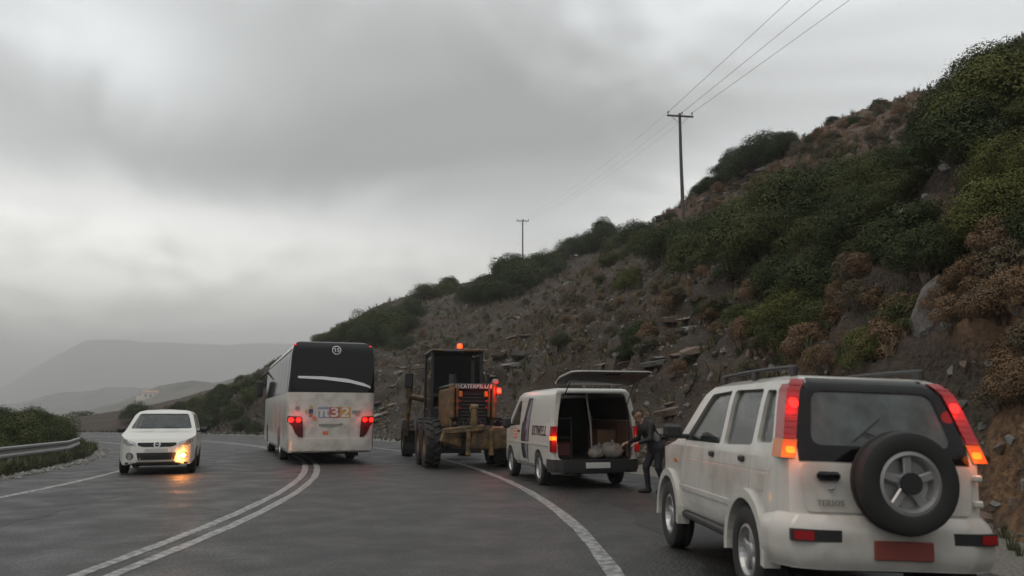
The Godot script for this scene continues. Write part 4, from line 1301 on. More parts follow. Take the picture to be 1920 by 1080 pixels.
# standing beside the open van, stooped a little towards its load; faces -x in its own axes
func make_person() -> Node3D:
	var t := thing("person", "person in dark jacket over pale shirt stooping at the rear of the white van", "person")
	var jacket := Color(0.010, 0.010, 0.011)
	var shirt := Color(0.20, 0.195, 0.19)
	var cloth := Color(0.010, 0.010, 0.012)
	var flesh := Color(0.30, 0.17, 0.125)
	var shoe := Color(0.02, 0.018, 0.016)
	var hip := Vector3(0.06, 0.83, 0)
	var waist := Vector3(0.0, 0.98, 0)
	var chest := Vector3(-0.13, 1.19, 0)
	var neck := Vector3(-0.22, 1.30, 0)
	var B := []
	B.append([hip + Vector3(0, 0, -0.06), hip + Vector3(0, 0, 0.06), 0.125, 0.125, cloth, 0.06])
	B.append([hip + Vector3(0, 0.05, 0), waist, 0.13, 0.13, jacket, 0.06])
	B.append([waist, chest, 0.135, 0.15, jacket, 0.06])
	B.append([chest + Vector3(0, 0, -0.10), chest + Vector3(0, 0, 0.10), 0.115, 0.115, jacket, 0.06])
	B.append([waist + Vector3(-0.105, 0.02, 0), chest + Vector3(-0.075, -0.02, 0), 0.05, 0.07, shirt, 0.04])
	B.append([waist + Vector3(0.0, 0.02, 0.115), chest + Vector3(-0.02, -0.02, 0.115), 0.05, 0.055, shirt, 0.04])
	B.append([chest, neck, 0.07, 0.055, jacket, 0.05])
	var hands := []
	for s in [-1.0, 1.0]:
		var h := hip + Vector3(0, -0.03, s * 0.09)
		var knee := Vector3(-0.03 + 0.06 * s, 0.46, s * 0.12)
		var ank := Vector3(0.05 + 0.10 * s, 0.09, s * 0.13)
		B.append([h, knee, 0.092, 0.062, cloth, 0.05])
		B.append([knee, ank, 0.062, 0.048, cloth, 0.03])
		B.append([ank + Vector3(0.03, -0.045, 0), ank + Vector3(-0.17, -0.055, s * 0.02), 0.044, 0.036, shoe, 0.02])
		var sh := chest + Vector3(0.0, 0.05, s * 0.18)
		var el := sh + Vector3(-0.06, -0.26, s * 0.05)
		var wr := el + Vector3(-0.22, -0.06, -s * 0.03)
		B.append([sh, el, 0.062, 0.048, jacket, 0.05])
		B.append([el, wr, 0.048, 0.036, jacket, 0.03])
		B.append([el + (wr - el) * 0.9, wr + (wr - el).normalized() * 0.02, 0.026, 0.026, flesh, 0.01])
		hands.append([wr, (wr - el).normalized(), s])
	var head := neck + Vector3(-0.055, 0.06, 0)
	B.append([neck - Vector3(0.0, 0.03, 0), head, 0.052, 0.05, flesh, 0.02])
	var st := ST()
	skin(st, B, 0.018)
	# head on a finer grid: skull, jaw, nose, ears
	var H := []
	var hc := head + Vector3(-0.035, 0.06, 0)
	var fwd := Vector3(-0.86, -0.5, 0)
	var upv := Vector3(-0.5, 0.86, 0)
	H.append([hc - fwd * 0.025 + upv * 0.02, hc + fwd * 0.015 + upv * 0.02, 0.082, 0.080, flesh, 0.02])
	H.append([hc + upv * 0.0, hc + fwd * 0.04 - upv * 0.075, 0.068, 0.045, flesh, 0.03])
	H.append([head - Vector3(0, 0.04, 0), hc - upv * 0.03, 0.05, 0.055, flesh, 0.03])
	H.append([hc + fwd * 0.085 + upv * 0.012, hc + fwd * 0.108 - upv * 0.025, 0.008, 0.014, flesh, 0.01])
	H.append([hc + fwd * 0.076 - upv * 0.055 + Vector3(0, 0, -0.018), hc + fwd * 0.076 - upv * 0.055 + Vector3(0, 0, 0.018), 0.008, 0.008, Color(0.30, 0.13, 0.11), 0.006])
	for s in [-1.0, 1.0]:
		H.append([hc + Vector3(0, 0, s * 0.080) + upv * 0.015, hc + Vector3(0, 0, s * 0.080) - upv * 0.02, 0.014, 0.010, flesh, 0.008])
		H.append([hc + fwd * 0.078 + upv * 0.014 + Vector3(0, 0, s * 0.031), hc + fwd * 0.080 + upv * 0.014 + Vector3(0, 0, s * 0.031), 0.010, 0.010, Color(0.05, 0.04, 0.035), 0.004])
	skin(st, H, 0.008)
	for h in hands:
		var hb := []
		hand(hb, h[0], h[1], Vector3(0.1, -1, 0).normalized(), Vector3(0, 0, -h[2]), flesh)
		skin(st, hb, 0.006)
	st.index()
	st.generate_normals()
	put("body", st.commit(), M.skin, t)
	var hs := ST()
	var hair := Color(0.03, 0.024, 0.02)
	skin(hs, [[hc - fwd * 0.045 + upv * 0.045, hc + fwd * 0.03 + upv * 0.055, 0.078, 0.066, hair, 0.02], [hc - fwd * 0.055 + upv * 0.02, hc - fwd * 0.05 - upv * 0.03, 0.066, 0.05, hair, 0.02]], 0.009)
	hs.index()
	hs.generate_normals()
	put("hair", hs.commit(), M.skin, t)
	return t

# ------------------------------------------------------------------ poles and wires
func make_pole(at: Vector3, h: float, turn: float, label: String) -> Node3D:
	var t := thing("utility_pole", label, "pole", "wooden poles carrying the power line")
	t.position = at
	t.rotation.y = turn
	var st := ST()
	for k in 6: tube(st, Vector3(0.012 * sin(k * 1.3), -0.8 + (h + 0.8) * k / 6.0, 0), Vector3(0.012 * sin((k + 1) * 1.3), -0.8 + (h + 0.8) * (k + 1) / 6.0, 0), 0.15 - 0.008 * k, 0.15 - 0.008 * (k + 1), 10, k == 0 or k == 5)
	put("post", fin(st), M.pole_wood, t)
	put("crossarm", boxm(Vector3(0, h - 0.25, 0.12), Vector3(2.1, 0.13, 0.11), 0.015), M.pole_wood, t)
	for x in [-0.95, 0.15, 0.95]:
		st = ST()
		tube(st, Vector3(x, h - 0.2, 0.12), Vector3(x, h - 0.02, 0.12), 0.018, 0.018, 6)
		lathe(st, [[0.0, 0.0], [0.055, 0.0], [0.07, 0.04], [0.045, 0.06], [0.06, 0.09], [0.035, 0.13], [0.0, 0.14]], Vector3(x, h - 0.04, 0.12), 10, Vector3.UP)
		put("insulator", fin(st), M.under, t)
	for s in [-1.0, 1.0]: put("brace", tubes([Vector3(s * 0.7, h - 0.3, 0.13), Vector3(0, h - 0.95, 0.13)], 0.02, 6), M.galv, t)
	return t

func wire(a: Vector3, b: Vector3, sag: float, r: float, label: String) -> void:
	var pts := []
	for k in 17:
		var t := k / 16.0
		pts.append(a.lerp(b, t) - Vector3(0, sag * 4.0 * t * (1.0 - t), 0))
	var o := put("power_line", tubes(pts, r, 5), M.wire)
	tag(o, label, "wire", "power line wires")

# ------------------------------------------------------------------ guardrail > beam, post
func make_guardrail(path: Array, label: String) -> Node3D:
	var t := thing("guardrail", label, "guardrail")
	var prof := [[0.0, 0.0], [0.035, 0.03], [0.035, 0.08], [0.0, 0.125], [0.0, 0.185], [0.035, 0.23], [0.035, 0.28], [0.0, 0.31]]
	var P := []
	for i in path.size() - 1:
		for k in 8: P.append((path[i] as Vector3).lerp(path[i + 1], k / 8.0))
	P.append(path[-1])
	var per := 16
	for s0 in range(0, P.size() - 1, per):
		var st := ST()
		for i in range(s0, mini(s0 + per, P.size() - 1)):
			var a: Vector3 = P[i]
			var b: Vector3 = P[i + 1]
			var out := (b - a).cross(Vector3.UP).normalized()
			if out.dot(-a) < 0.0: out = -out
			for k in prof.size() - 1:
				var p: Array = prof[k]
				var q: Array = prof[k + 1]
				for th in [0.0, -0.004]:
					quad(st, a + out * (p[0] + th) + Vector3(0, 0.44 + p[1], 0), b + out * (p[0] + th) + Vector3(0, 0.44 + p[1], 0), b + out * (q[0] + th) + Vector3(0, 0.44 + q[1], 0), a + out * (q[0] + th) + Vector3(0, 0.44 + q[1], 0), out if th == 0.0 else -out)
		put("beam", soften(fin(st), 20.0), M.galv, t)
	for i in range(2, P.size(), 6):
		var a: Vector3 = P[i]
		var b: Vector3 = P[mini(i + 1, P.size() - 1)] if i + 1 < P.size() else P[i] + (P[i] - P[i - 1])
		var out := (b - a).cross(Vector3.UP).normalized()
		if out.dot(-a) < 0.0: out = -out
		put("post", boxm(a - out * 0.07 + Vector3(0, 0.20, 0), Vector3(0.06, 1.06, 0.12), 0.008, Basis(out.cross(Vector3.UP), Vector3.UP, -out)), M.galv, t)
	return t

func make_house(at: Vector3, turn: float) -> void:
	var t := thing("house", "small pale house alone on the misty hillside far off", "house")
	t.position = at
	t.rotation.y = turn
	t.scale = Vector3.ONE * 1.8
	put("wall", boxm(Vector3(0, 1.2, 0), Vector3(8.0, 5.4, 6.0), 0.03), M.house_wall, t)
	put("wall", boxm(Vector3(-5.3, 0.4, 0.4), Vector3(2.9, 3.8, 4.6), 0.03), M.house_wall, t)
	var rf := put("roof", platem(pv([-3.4, 3.9, 3.4, 3.9, 0.0, 5.3]), -4.3, 4.3, func(a: float, b: float, d: float) -> Vector3: return Vector3(d, b, a)), M.house_roof, t)
	put("chimney", boxm(Vector3(1.8, 5.1, -0.8), Vector3(0.6, 1.2, 0.6), 0.03), M.house_wall, rf)
	for x in [-2.4, 0.2, 2.6]:
		var w := put("window", boxm(Vector3(x, 2.3, 3.02), Vector3(0.9, 1.2, 0.08), 0.02), M.black_gloss, t)
		put("sill", boxm(Vector3(x, 1.64, 3.08), Vector3(1.1, 0.08, 0.2), 0.01), M.house_wall, w)
	put("door", boxm(Vector3(1.4, 0.0, 3.02), Vector3(0.95, 2.0, 0.08), 0.02), M.plastic, t)


# bushes as [column, height up the slope, width, kind]; dry cushions as [column, height, width]
const BUSHES := [10,0.43,3.33,1,9.76,0.41,3.58,1,9.58,0.41,4.1,0,9.38,0.41,5.38,0,9.06,0.36,5.76,1,8.98,0.42,5.89,0,8.96,0.29,4.35,0,9.08,0.56,4.35,0,9.36,0.84,4.1,1,9.1,0.82,4.35,1,9.1,0.88,3.33,1,9.16,0.26,3.07,1,8.42,0.28,3.33,0,7.98,0.57,5.38,0,7.8,0.57,6.4,0,7.66,0.6,6.4,0,7.6,0.66,5.89,1,7.56,0.73,5.38,0,7.58,0.81,4.61,1,8.06,0.83,5.12,0,7.74,0.98,3.84,1,7.52,0.94,4.86,0,7.4,0.97,5.63,0,7.26,0.97,5.63,0,7,0.91,4,1,5.98,0.69,3.6,0,5.42,0.5,3,1,5.82,0.51,2.6,1,5.78,0.79,1.3,0,4.66,0.36,3.4,0,4.4,0.33,3.8,0,4.24,0.33,3.2,1,4.86,0.29,2,2,5.04,0.3,1.4,2,5.62,0.89,1.8,0,5.5,0.89,2.2,0,5.22,0.89,4,0,4.88,0.82,4.6,0,4.72,0.83,4.4,0,4.58,0.82,3.2,0,5.22,0.84,2.6,0,2.62,0.57,3.8,0,2.38,0.55,4.4,0,2.24,0.54,4.4,0,2.14,0.55,4.4,0,2.08,0.58,4.4,0,2.04,0.63,3.8,0,2.02,0.47,3,1,3.08,0.89,3.5,0,2.14,0.81,3.4,1,4.42,0.99,1.2,0,3.88,0.8,1.3,0,3.9,0.67,1.1,0,3.52,0.6,1.2,1,3.98,0.97,1.4,0,2.94,0.53,1.2,0,3.86,0.57,1.2,1,4.28,0.8,1,1,1.96,0.14,2.85,0,1.76,0.2,1.65,2,2.58,0.15,2.55,0,1.78,0.34,1.95,2,1.7,0.14,1.95,2,1.88,0.23,2.85,0,2.1,0.15,1.65,1,2.94,0.25,2.2,0,3.54,0.27,2.6,2,3.6,0.46,2.6,0,1.84,0.29,2.55,2,2.54,0.21,2.25,1,3.34,0.38,3,0,2.26,0.24,1.95,0,2.22,0.18,2.55,0,3.16,0.34,3,2,2,0.34,1.65,2,3.04,0.18,2.2,0,2.66,0.26,3.8,0,2.74,0.16,1.65,0,2.52,0.4,3,1,3.84,0.36,3.8,1,2.2,0.31,1.65,1,2.42,0.29,2.55,1,3.06,0.3,3.4,1,3.36,0.43,2.2,1,3.56,0.36,3.4,2,2.86,0.19,3,1,3.34,0.27,3,0,2.74,0.31,2.2,0,1.72,0.26,1.65,1,2.98,0.43,3.4,1,2.28,0.27,1.65,1,2.36,0.34,1.95,0,2.4,0.16,1.95,0,1.92,0.33,2.25,0,3.2,0.23,3.8,1,2.9,0.36,2.2,0,2.06,0.21,1.95,1,2.22,0.35,1.95,0,3.88,0.28,3.8,0,2.8,0.34,2.6,1,1.96,0.28,1.65,2,2.44,0.2,1.65,1,3.76,0.23,3,1,3.5,0.22,2.6,0,2.88,0.4,2.2,0,1.6,0.13,1.65,0,3.48,0.44,2.6,0,3.46,0.32,2.2,1,2.36,0.13,2.55,0,2.42,0.25,1.65,0,2.3,0.2,1.95,0,2.58,0.1,1.8,2,2.42,0.1,2,2,2.28,0.1,1.8,1,2.72,0.1,1.6,1,2.44,0.08,1.5,1,2,0.06,1.5,2,1.92,0.08,1.4,1,3.08,0.12,1.5,0,1.88,0.11,1.4,0,3.58,0.08,1.6,0,3.62,0.07,1.6,0,4.84,0.1,1.2,0,10.7,0.16,2.82,0,10.94,0.16,3.07,0,10.84,0.08,3.07,0,10.34,0.03,2.56,0,10.1,0.07,2.82,1,10.2,0.12,2.82,0,10,0.01,2.05,0,9.72,0,1.79,0,10.84,0.02,2.82,0,11.26,0.04,3.07,0,11.72,0.06,2.6,0,12.14,0.07,2.6,0,12.66,0.08,2.8,0,11.6,0.19,2.4,1,11.88,0.16,2.4,0,11.68,0.42,1.8,0,11.34,0.46,1.8,0]
const DRY := [2.18,0.12,0.9,2.12,0.12,0.8,2.04,0.1,0.8,2.2,0.11,0.7,2.12,0.1,0.9,3.58,0.19,0.9,3.36,0.17,0.8,3.78,0.22,0.7,5.52,0.37,0.9,5.24,0.28,0.7,4.92,0.22,0.6,1.7,0.11,0.9,1.66,0.1,1,1.74,0.1,0.8,1.62,0.08,0.9,1.82,0.08,0.7,1.68,0.07,0.8,1.6,0.06,0.8,1.74,0.06,0.7,1.58,0.04,0.8,4.84,0.72,0.73,5.04,0.58,0.96,4.1,0.61,0.7,3.68,0.49,0.68,3.94,0.71,1.2,3.76,0.85,1.08,4.44,0.59,1.08,4.16,0.43,1.03,3.5,0.62,0.87,3.74,0.64,1.11,4.04,0.6,1.14,4.1,0.6,0.7,3.9,0.47,0.79,3.38,0.78,1.07,3.82,0.92,1.08,3.68,0.76,0.6,3.76,0.56,1.09,4.42,0.43,0.74,4.74,0.66,0.95,3.68,0.77,1.15,4.38,0.76,0.9,3.62,0.57,1.01,4.36,0.67,1.17,3.1,0.7,0.74,3.74,0.54,1.25,3.88,0.67,0.77,4.04,0.57,1.07,5.18,0.7,1.01,4.18,0.79,1.02,3.58,0.62,1.21,4.72,0.72,0.92,5.02,0.78,0.98,4.02,0.84,0.8,3.8,0.69,0.87,4.64,0.53,1.28,3.66,0.62,1.09,3.28,0.63,1.15,3.92,0.72,1.25,4.26,0.74,0.92,4.64,0.49,0.71,3.92,0.78,0.89,3.58,0.6,0.8,3.72,0.6,1.1,5.84,0.79,0.91,3.54,0.54,1.05,3.32,0.72,1.06,4.2,0.62,1.21,4.38,0.45,1.1,4.4,0.79,1.18,4.18,0.43,0.87,4.16,0.51,1.03,4.8,0.5,0.79,4.36,0.59,1.24,3.66,0.65,0.61,4.16,0.54,0.72,4.42,0.5,0.97,4.8,0.61,1.11,4.14,0.71,1.24,5.18,0.77,1.29,5.14,0.72,1.2,2.54,0.05,0.84,5.64,0.25,0.84,4.12,0.08,0.52,4.24,0.11,0.57,3.04,0.05,0.7,4.54,0.09,0.79,4.92,0.11,0.54,2.16,0.05,0.76,2.68,0.1,0.58,4.32,0.12,0.76,2.3,0.07,0.99,2.26,0.06,1,2.26,0.07,0.77,1.92,0.08,1,7.8,0.24,0.5,7.2,0.49,1.04,2.74,0.12,0.96,3.8,0.17,1.03,1.96,0.06,1,4.96,0.11,0.74,4.08,0.19,1,2.28,0.07,1.06,3,0.1,0.58,2.28,0.09,0.79,2.38,0.08,0.65,2.72,0.09,0.54,3.28,0.08,0.94,3.06,0.06,0.57,2.3,0.08,0.54,4.14,0.13,0.99,1.96,0.06,0.57,3.06,0.11,0.92,7.44,0.39,0.89,7.68,0.24,0.78,3.46,0.12,1.02,3.6,0.08,0.72,2.28,0.08,0.81,3.8,0.19,0.5,3.08,0.11,0.63,3.94,0.07,0.56,8.26,0.34,1.06,4.82,0.14,0.51,5.78,0.33,1.08,3.5,0.08,1.02,2.34,0.07,0.81,3.32,0.06,0.99,6.98,0.28,0.59,3.46,0.11,0.59,5.18,0.31,0.88,2.22,0.1,0.99,3.5,0.08,0.64,3.66,0.08,0.66,7.6,0.16,0.64,3.48,0.17,0.56,7.48,0.25,0.9,2.66,0.08,0.98,2.92,0.14,0.63,7.88,0.21,1.06,2.46,0.1,0.81,3.84,0.11,0.98,3.04,0.12,0.94,2.4,0.09,0.76,4.88,0.19,0.78,2.6,0.12,0.51,3.54,0.14,0.51,6.08,0.28,0.82,2.54,0.07,0.75,5.26,0.28,0.65,4.92,0.17,1.02,3.42,0.13,1.03,4.66,0.2,0.99,2.4,0.09,0.61,4.72,0.19,0.93,5.42,0.17,0.66,7.32,0.36,0.85,1.62,0.09,0.72,1.6,0.03,0.62,1.82,0.09,0.54,1.62,0.06,0.45,1.62,0.05,0.59,1.54,0.05,0.7,1.54,0.03,0.42,1.52,0.03,0.76,1.62,0.06,0.74,1.62,0.09,0.43,1.58,0.05,0.62,1.68,0.06,0.42,1.74,0.09,0.61,1.72,0.08,0.4,1.58,0.06,0.41,1.58,0.09,0.52,1.56,0.03,0.76,1.54,0.03,0.65,1.62,0.06,0.48,1.78,0.1,0.56,1.52,0.04,0.47,2.04,0.65,0.77,1.84,0.38,0.73,1.9,0.42,0.77,1.96,0.54,0.92,2,0.55,0.87,1.86,0.46,0.63,1.88,0.49,0.82]

func materials() -> void:
	# asphalt: dark, wet, with worn lighter patches
	var asph := mat(Color.WHITE, 1.0)
	asph.albedo_texture = noise_tex(0.012, 41, [[0.0, lin(0.020, 0.020, 0.020)], [0.5, lin(0.032, 0.0316, 0.0305)], [1.0, lin(0.052, 0.051, 0.0485)]], 1024, 6)
	asph.roughness_texture = noise_tex(0.008, 42, [[0.0, Color(0.44, 0.44, 0.44)], [0.45, Color(0.58, 0.58, 0.58)], [1.0, Color(0.70, 0.70, 0.70)]], 512, 5)
	asph.normal_enabled = true
	asph.normal_texture = noise_tex(0.16, 43, [], 512, 3, 5.0)
	asph.normal_scale = 0.35
	asph.detail_enabled = true
	asph.detail_blend_mode = BaseMaterial3D.BLEND_MODE_MUL
	asph.detail_albedo = noise_tex(0.3, 44, [[0.0, Color(0.62, 0.62, 0.62)], [0.55, Color(0.95, 0.95, 0.95)], [1.0, Color(1, 1, 1)]], 512, 2)
	asph.detail_uv_layer = BaseMaterial3D.DETAIL_UV_2
	asph.uv2_triplanar = true
	asph.uv2_world_triplanar = true
	asph.uv2_scale = Vector3.ONE / 1.1
	M.asphalt = triplanar(asph, 5.0)
	var tar: StandardMaterial3D = asph.duplicate()
	tar.albedo_color = Color(0.72, 0.72, 0.72)
	M.tar = tar
	var paint := mat(Color.WHITE, 0.5)
	paint.albedo_texture = noise_tex(0.03, 51, [[0.0, lin(0.055, 0.055, 0.054)], [0.36, lin(0.13, 0.13, 0.127)], [0.6, lin(0.27, 0.27, 0.26)], [1.0, lin(0.38, 0.38, 0.365)]], 512, 5)
	M.paint = triplanar(paint, 2.2)
	var soil := mat(Color.WHITE, 0.92)
	soil.vertex_color_use_as_albedo = true
	soil.albedo_texture = noise_tex(0.02, 61, [[0.0, Color(0.40, 0.38, 0.36)], [0.4, Color(0.68, 0.66, 0.64)], [0.62, Color(0.92, 0.90, 0.87)], [1.0, Color(1, 1, 1)]], 1024, 6)
	soil.normal_enabled = true
	soil.normal_texture = noise_tex(0.05, 62, [], 512, 5, 9.0)
	M.slope = triplanar(soil, 3.3)
	var gm := mat(Color.WHITE, 0.95)
	gm.vertex_color_use_as_albedo = true
	gm.albedo_texture = noise_tex(0.03, 63, [[0.0, Color(0.55, 0.55, 0.52)], [0.5, Color(0.85, 0.85, 0.82)], [1.0, Color(1, 1, 1)]], 512, 5)
	M.ground = triplanar(gm, 6.0)
	var far := mat(Color.WHITE, 1.0)
	far.vertex_color_use_as_albedo = true
	M.far = far
	var grav := mat(Color.WHITE, 0.9)
	grav.albedo_texture = noise_tex(0.05, 64, [[0.0, lin(0.06, 0.055, 0.048)], [0.5, lin(0.13, 0.12, 0.105)], [1.0, lin(0.27, 0.255, 0.23)]], 512, 4)
	M.gravel = triplanar(grav, 1.6)
	for k in 4:
		var rk := mat(Color.WHITE, 0.78)
		var c: Array = [[0.19, 0.185, 0.172], [0.13, 0.12, 0.11], [0.27, 0.26, 0.24], [0.16, 0.115, 0.085]][k]
		rk.albedo_texture = noise_tex(0.03, 70 + k, [[0.0, lin(c[0] * 0.45, c[1] * 0.45, c[2] * 0.45)], [0.5, lin(c[0] * 0.85, c[1] * 0.85, c[2] * 0.85)], [1.0, lin(c[0] * 1.35, c[1] * 1.35, c[2] * 1.35)]], 256, 5)
		rk.normal_enabled = true
		rk.normal_texture = noise_tex(0.05, 80, [], 256, 4, 7.0)
		M["rock%d" % k] = triplanar(rk, 0.9, false)
	var leaf := mat(Color.WHITE, 0.85, 0.0, 0.2)
	leaf.vertex_color_use_as_albedo = true
	leaf.backlight_enabled = true
	leaf.backlight = lin(0.02, 0.03, 0.01)
	M.leaf = leaf
	M.twig = mat(lin(0.07, 0.055, 0.042), 0.9)
	var dryleaf := mat(Color.WHITE, 0.85)
	dryleaf.vertex_color_use_as_albedo = true
	M.dryleaf = dryleaf
	# vehicles
	var w := mat(lin(0.54, 0.527, 0.488), 0.30)
	w.clearcoat_enabled = true
	w.clearcoat = 0.6
	w.clearcoat_roughness = 0.12
	M.white = w
	var wd: StandardMaterial3D = w.duplicate()
	wd.albedo_color = Color.WHITE
	wd.albedo_texture = noise_tex(0.012, 91, [[0.0, lin(0.38, 0.36, 0.32)], [0.38, lin(0.48, 0.464, 0.425)], [0.6, lin(0.54, 0.527, 0.488)], [1.0, lin(0.57, 0.557, 0.52)]], 512, 6)
	M.white_dirty = triplanar(wd, 2.6, false)
	M.plastic = mat(lin(0.018, 0.018, 0.019), 0.5)
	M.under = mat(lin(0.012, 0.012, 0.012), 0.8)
	M.tyre = mat(lin(0.016, 0.016, 0.016), 0.75)
	M.black_gloss = mat(lin(0.005, 0.005, 0.006), 0.08, 0.0, 0.34)
	M.fabric = mat(lin(0.035, 0.036, 0.04), 0.9)
	M.alloy = mat(lin(0.42, 0.42, 0.42), 0.38, 0.7)
	M.chrome_dull = mat(lin(0.55, 0.55, 0.55), 0.25, 0.6)
	M.galv = mat(lin(0.27, 0.275, 0.27), 0.5, 0.5)
	M.glass = _pane(lin(0.03, 0.045, 0.043, 0.22))
	M.glass_dark = _pane(lin(0.008, 0.010, 0.011, 0.80))
	var gw := mat(Color(1, 1, 1, 0.84), 0.28)
	gw.albedo_texture = noise_tex(0.014, 98, [[0.0, lin(0.028, 0.036, 0.035)], [0.45, lin(0.065, 0.08, 0.078)], [1.0, lin(0.11, 0.135, 0.13)]], 256, 5)
	triplanar(gw, 0.9, false)
	gw.transparency = BaseMaterial3D.TRANSPARENCY_ALPHA
	M.glass_wet = gw
	M.bus_glass = mat(lin(0.03, 0.033, 0.035), 0.06, 0.0, 0.9)
	M.head_glass = mat(lin(0.34, 0.35, 0.36), 0.12, 0.4)
	M.red_lens = mat(lin(0.29, 0.010, 0.013), 0.15)
	M.lens_dark = mat(lin(0.07, 0.008, 0.010), 0.12)
	M.amber_lens = mat(lin(0.55, 0.14, 0.015), 0.2)
	M.red_glow = glow(Color(1.0, 0.16, 0.13), 1.1)
	M.red_glow_dim = glow(Color(0.9, 0.12, 0.1), 0.7)
	M.red_glow_hot = glow(Color(1.0, 0.28, 0.16), 2.2)
	M.amber_glow = glow(Color(1.0, 0.45, 0.10), 1.2)
	M.orange_glow = glow(Color(1.0, 0.33, 0.14), 1.1)
	M.head_glow = glow(Color(1.0, 0.72, 0.38), 6.0)
	M.plate_red = mat(lin(0.20, 0.045, 0.035), 0.5)
	M.plate_white = mat(lin(0.5, 0.5, 0.48), 0.5)
	var yl := mat(Color.WHITE, 0.55)
	yl.albedo_texture = noise_tex(0.02, 95, [[0.0, lin(0.028, 0.021, 0.014)], [0.45, lin(0.09, 0.055, 0.023)], [0.7, lin(0.18, 0.105, 0.033)], [1.0, lin(0.26, 0.15, 0.043)]], 256, 5)
	M.yellow = triplanar(yl, 1.4, false)
	M.print_dark = mat(lin(0.025, 0.026, 0.034), 0.4)
	M.print_mid = mat(lin(0.17, 0.18, 0.21), 0.4)
	M.print_orange = mat(lin(0.60, 0.17, 0.075), 0.45)
	M.print_pale = mat(lin(0.58, 0.57, 0.55), 0.45)
	M.print_red = mat(lin(0.46, 0.20, 0.17), 0.45)
	M.print_faded = mat(lin(0.50, 0.40, 0.37), 0.45)
	M.print_lavender = mat(lin(0.24, 0.26, 0.36), 0.45)
	M.print_rose = mat(lin(0.42, 0.10, 0.09), 0.45)
	M.print_amber = mat(lin(0.50, 0.28, 0.075), 0.45)
	M.print_sand = mat(lin(0.40, 0.34, 0.20), 0.45)
	M.print_navy = mat(lin(0.05, 0.05, 0.11), 0.45)
	M.grey_print = mat(lin(0.22, 0.22, 0.215), 0.45)
	M.wood_floor = mat(lin(0.06, 0.05, 0.04), 0.8)
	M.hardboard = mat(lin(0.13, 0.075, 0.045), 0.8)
	M.carton = mat(lin(0.15, 0.09, 0.05), 0.85)
	M.sack = mat(lin(0.26, 0.25, 0.225), 0.8)
	M.crate = mat(lin(0.10, 0.025, 0.022), 0.6)
	M.wire = mat(lin(0.03, 0.03, 0.03), 0.6)
	var pw := mat(Color.WHITE, 0.9)
	pw.albedo_texture = noise_tex(0.03, 96, [[0.0, lin(0.05, 0.04, 0.035)], [1.0, lin(0.14, 0.115, 0.10)]], 256, 4)
	M.pole_wood = triplanar(pw, 1.0, false)
	M.house_wall = mat(lin(0.62, 0.55, 0.50), 0.9)
	M.house_roof = mat(lin(0.34, 0.20, 0.15), 0.9)
	var sk := mat(Color.WHITE, 0.7)
	sk.vertex_color_use_as_albedo = true
	M.skin = sk

func _pane(c: Color) -> StandardMaterial3D:
	var m := mat(c, 0.03, 0.0, 0.36)
	m.transparency = BaseMaterial3D.TRANSPARENCY_ALPHA
	return m

# ------------------------------------------------------------------ ground
func road_off(x: float, z: float) -> float:
	if z > RC.y: return x + 3.7
	return Vector2(x - RC.x, z - RC.y).length() - RR

var g_roll: FastNoiseLite
var g_bump: FastNoiseLite
func ground_y(x: float, z: float) -> float:
	var o := road_off(x, z)
	var r := Vector2(x, z).length()
	var left := maxf(0.0, -6.6 - o)
	var y := -0.04
	y -= 0.10 * smoothstep(0.0, 3.0, left)
	# the verge bank, then the land falls away into the valley
	y -= smoothstep(11.0, 120.0, left) * 16.0
	y += g_bump.get_noise_2d(x, z) * 0.12 * smoothstep(0.5, 3.0, left) * smoothstep(400.0, 60.0, r)
	y += g_roll.get_noise_2d(x, z) * 9.0 * smoothstep(140.0, 500.0, r)
	if o > 20.0: y -= smoothstep(20.0, 60.0, o) * 3.0
	return y

func make_ground() -> void:
	g_roll = noise(0.004, 101, 4)
	g_bump = noise(0.35, 102, 3)
	var radii := [0.0]
	var r := 1.0
	while r < 7000.0:
		radii.append(r)
		r *= 1.062
	var na := 220
	var st := SurfaceTool.new()
	st.begin(Mesh.PRIMITIVE_TRIANGLES)
	var tone := noise(0.05, 103, 4)
	for i in radii.size():
		for k in na:
			var a := TAU * k / na
			var x: float = sin(a) * radii[i]
			var z: float = -cos(a) * radii[i]
			var t := clampf(0.5 + tone.get_noise_2d(x, z), 0.0, 1.0)
			st.set_color(Color(0.040, 0.044, 0.025).lerp(Color(0.072, 0.060, 0.038), t))
			st.add_vertex(Vector3(x, ground_y(x, z), z))
	for i in radii.size() - 1:
		for k in na:
			var a := i * na + k
			var b := i * na + (k + 1) % na
			for q in [a, a + na, b + na, a, b + na, b]: st.add_index(q)
	st.generate_normals()
	put("ground", st.commit(), M.ground).set_meta("kind", "structure")

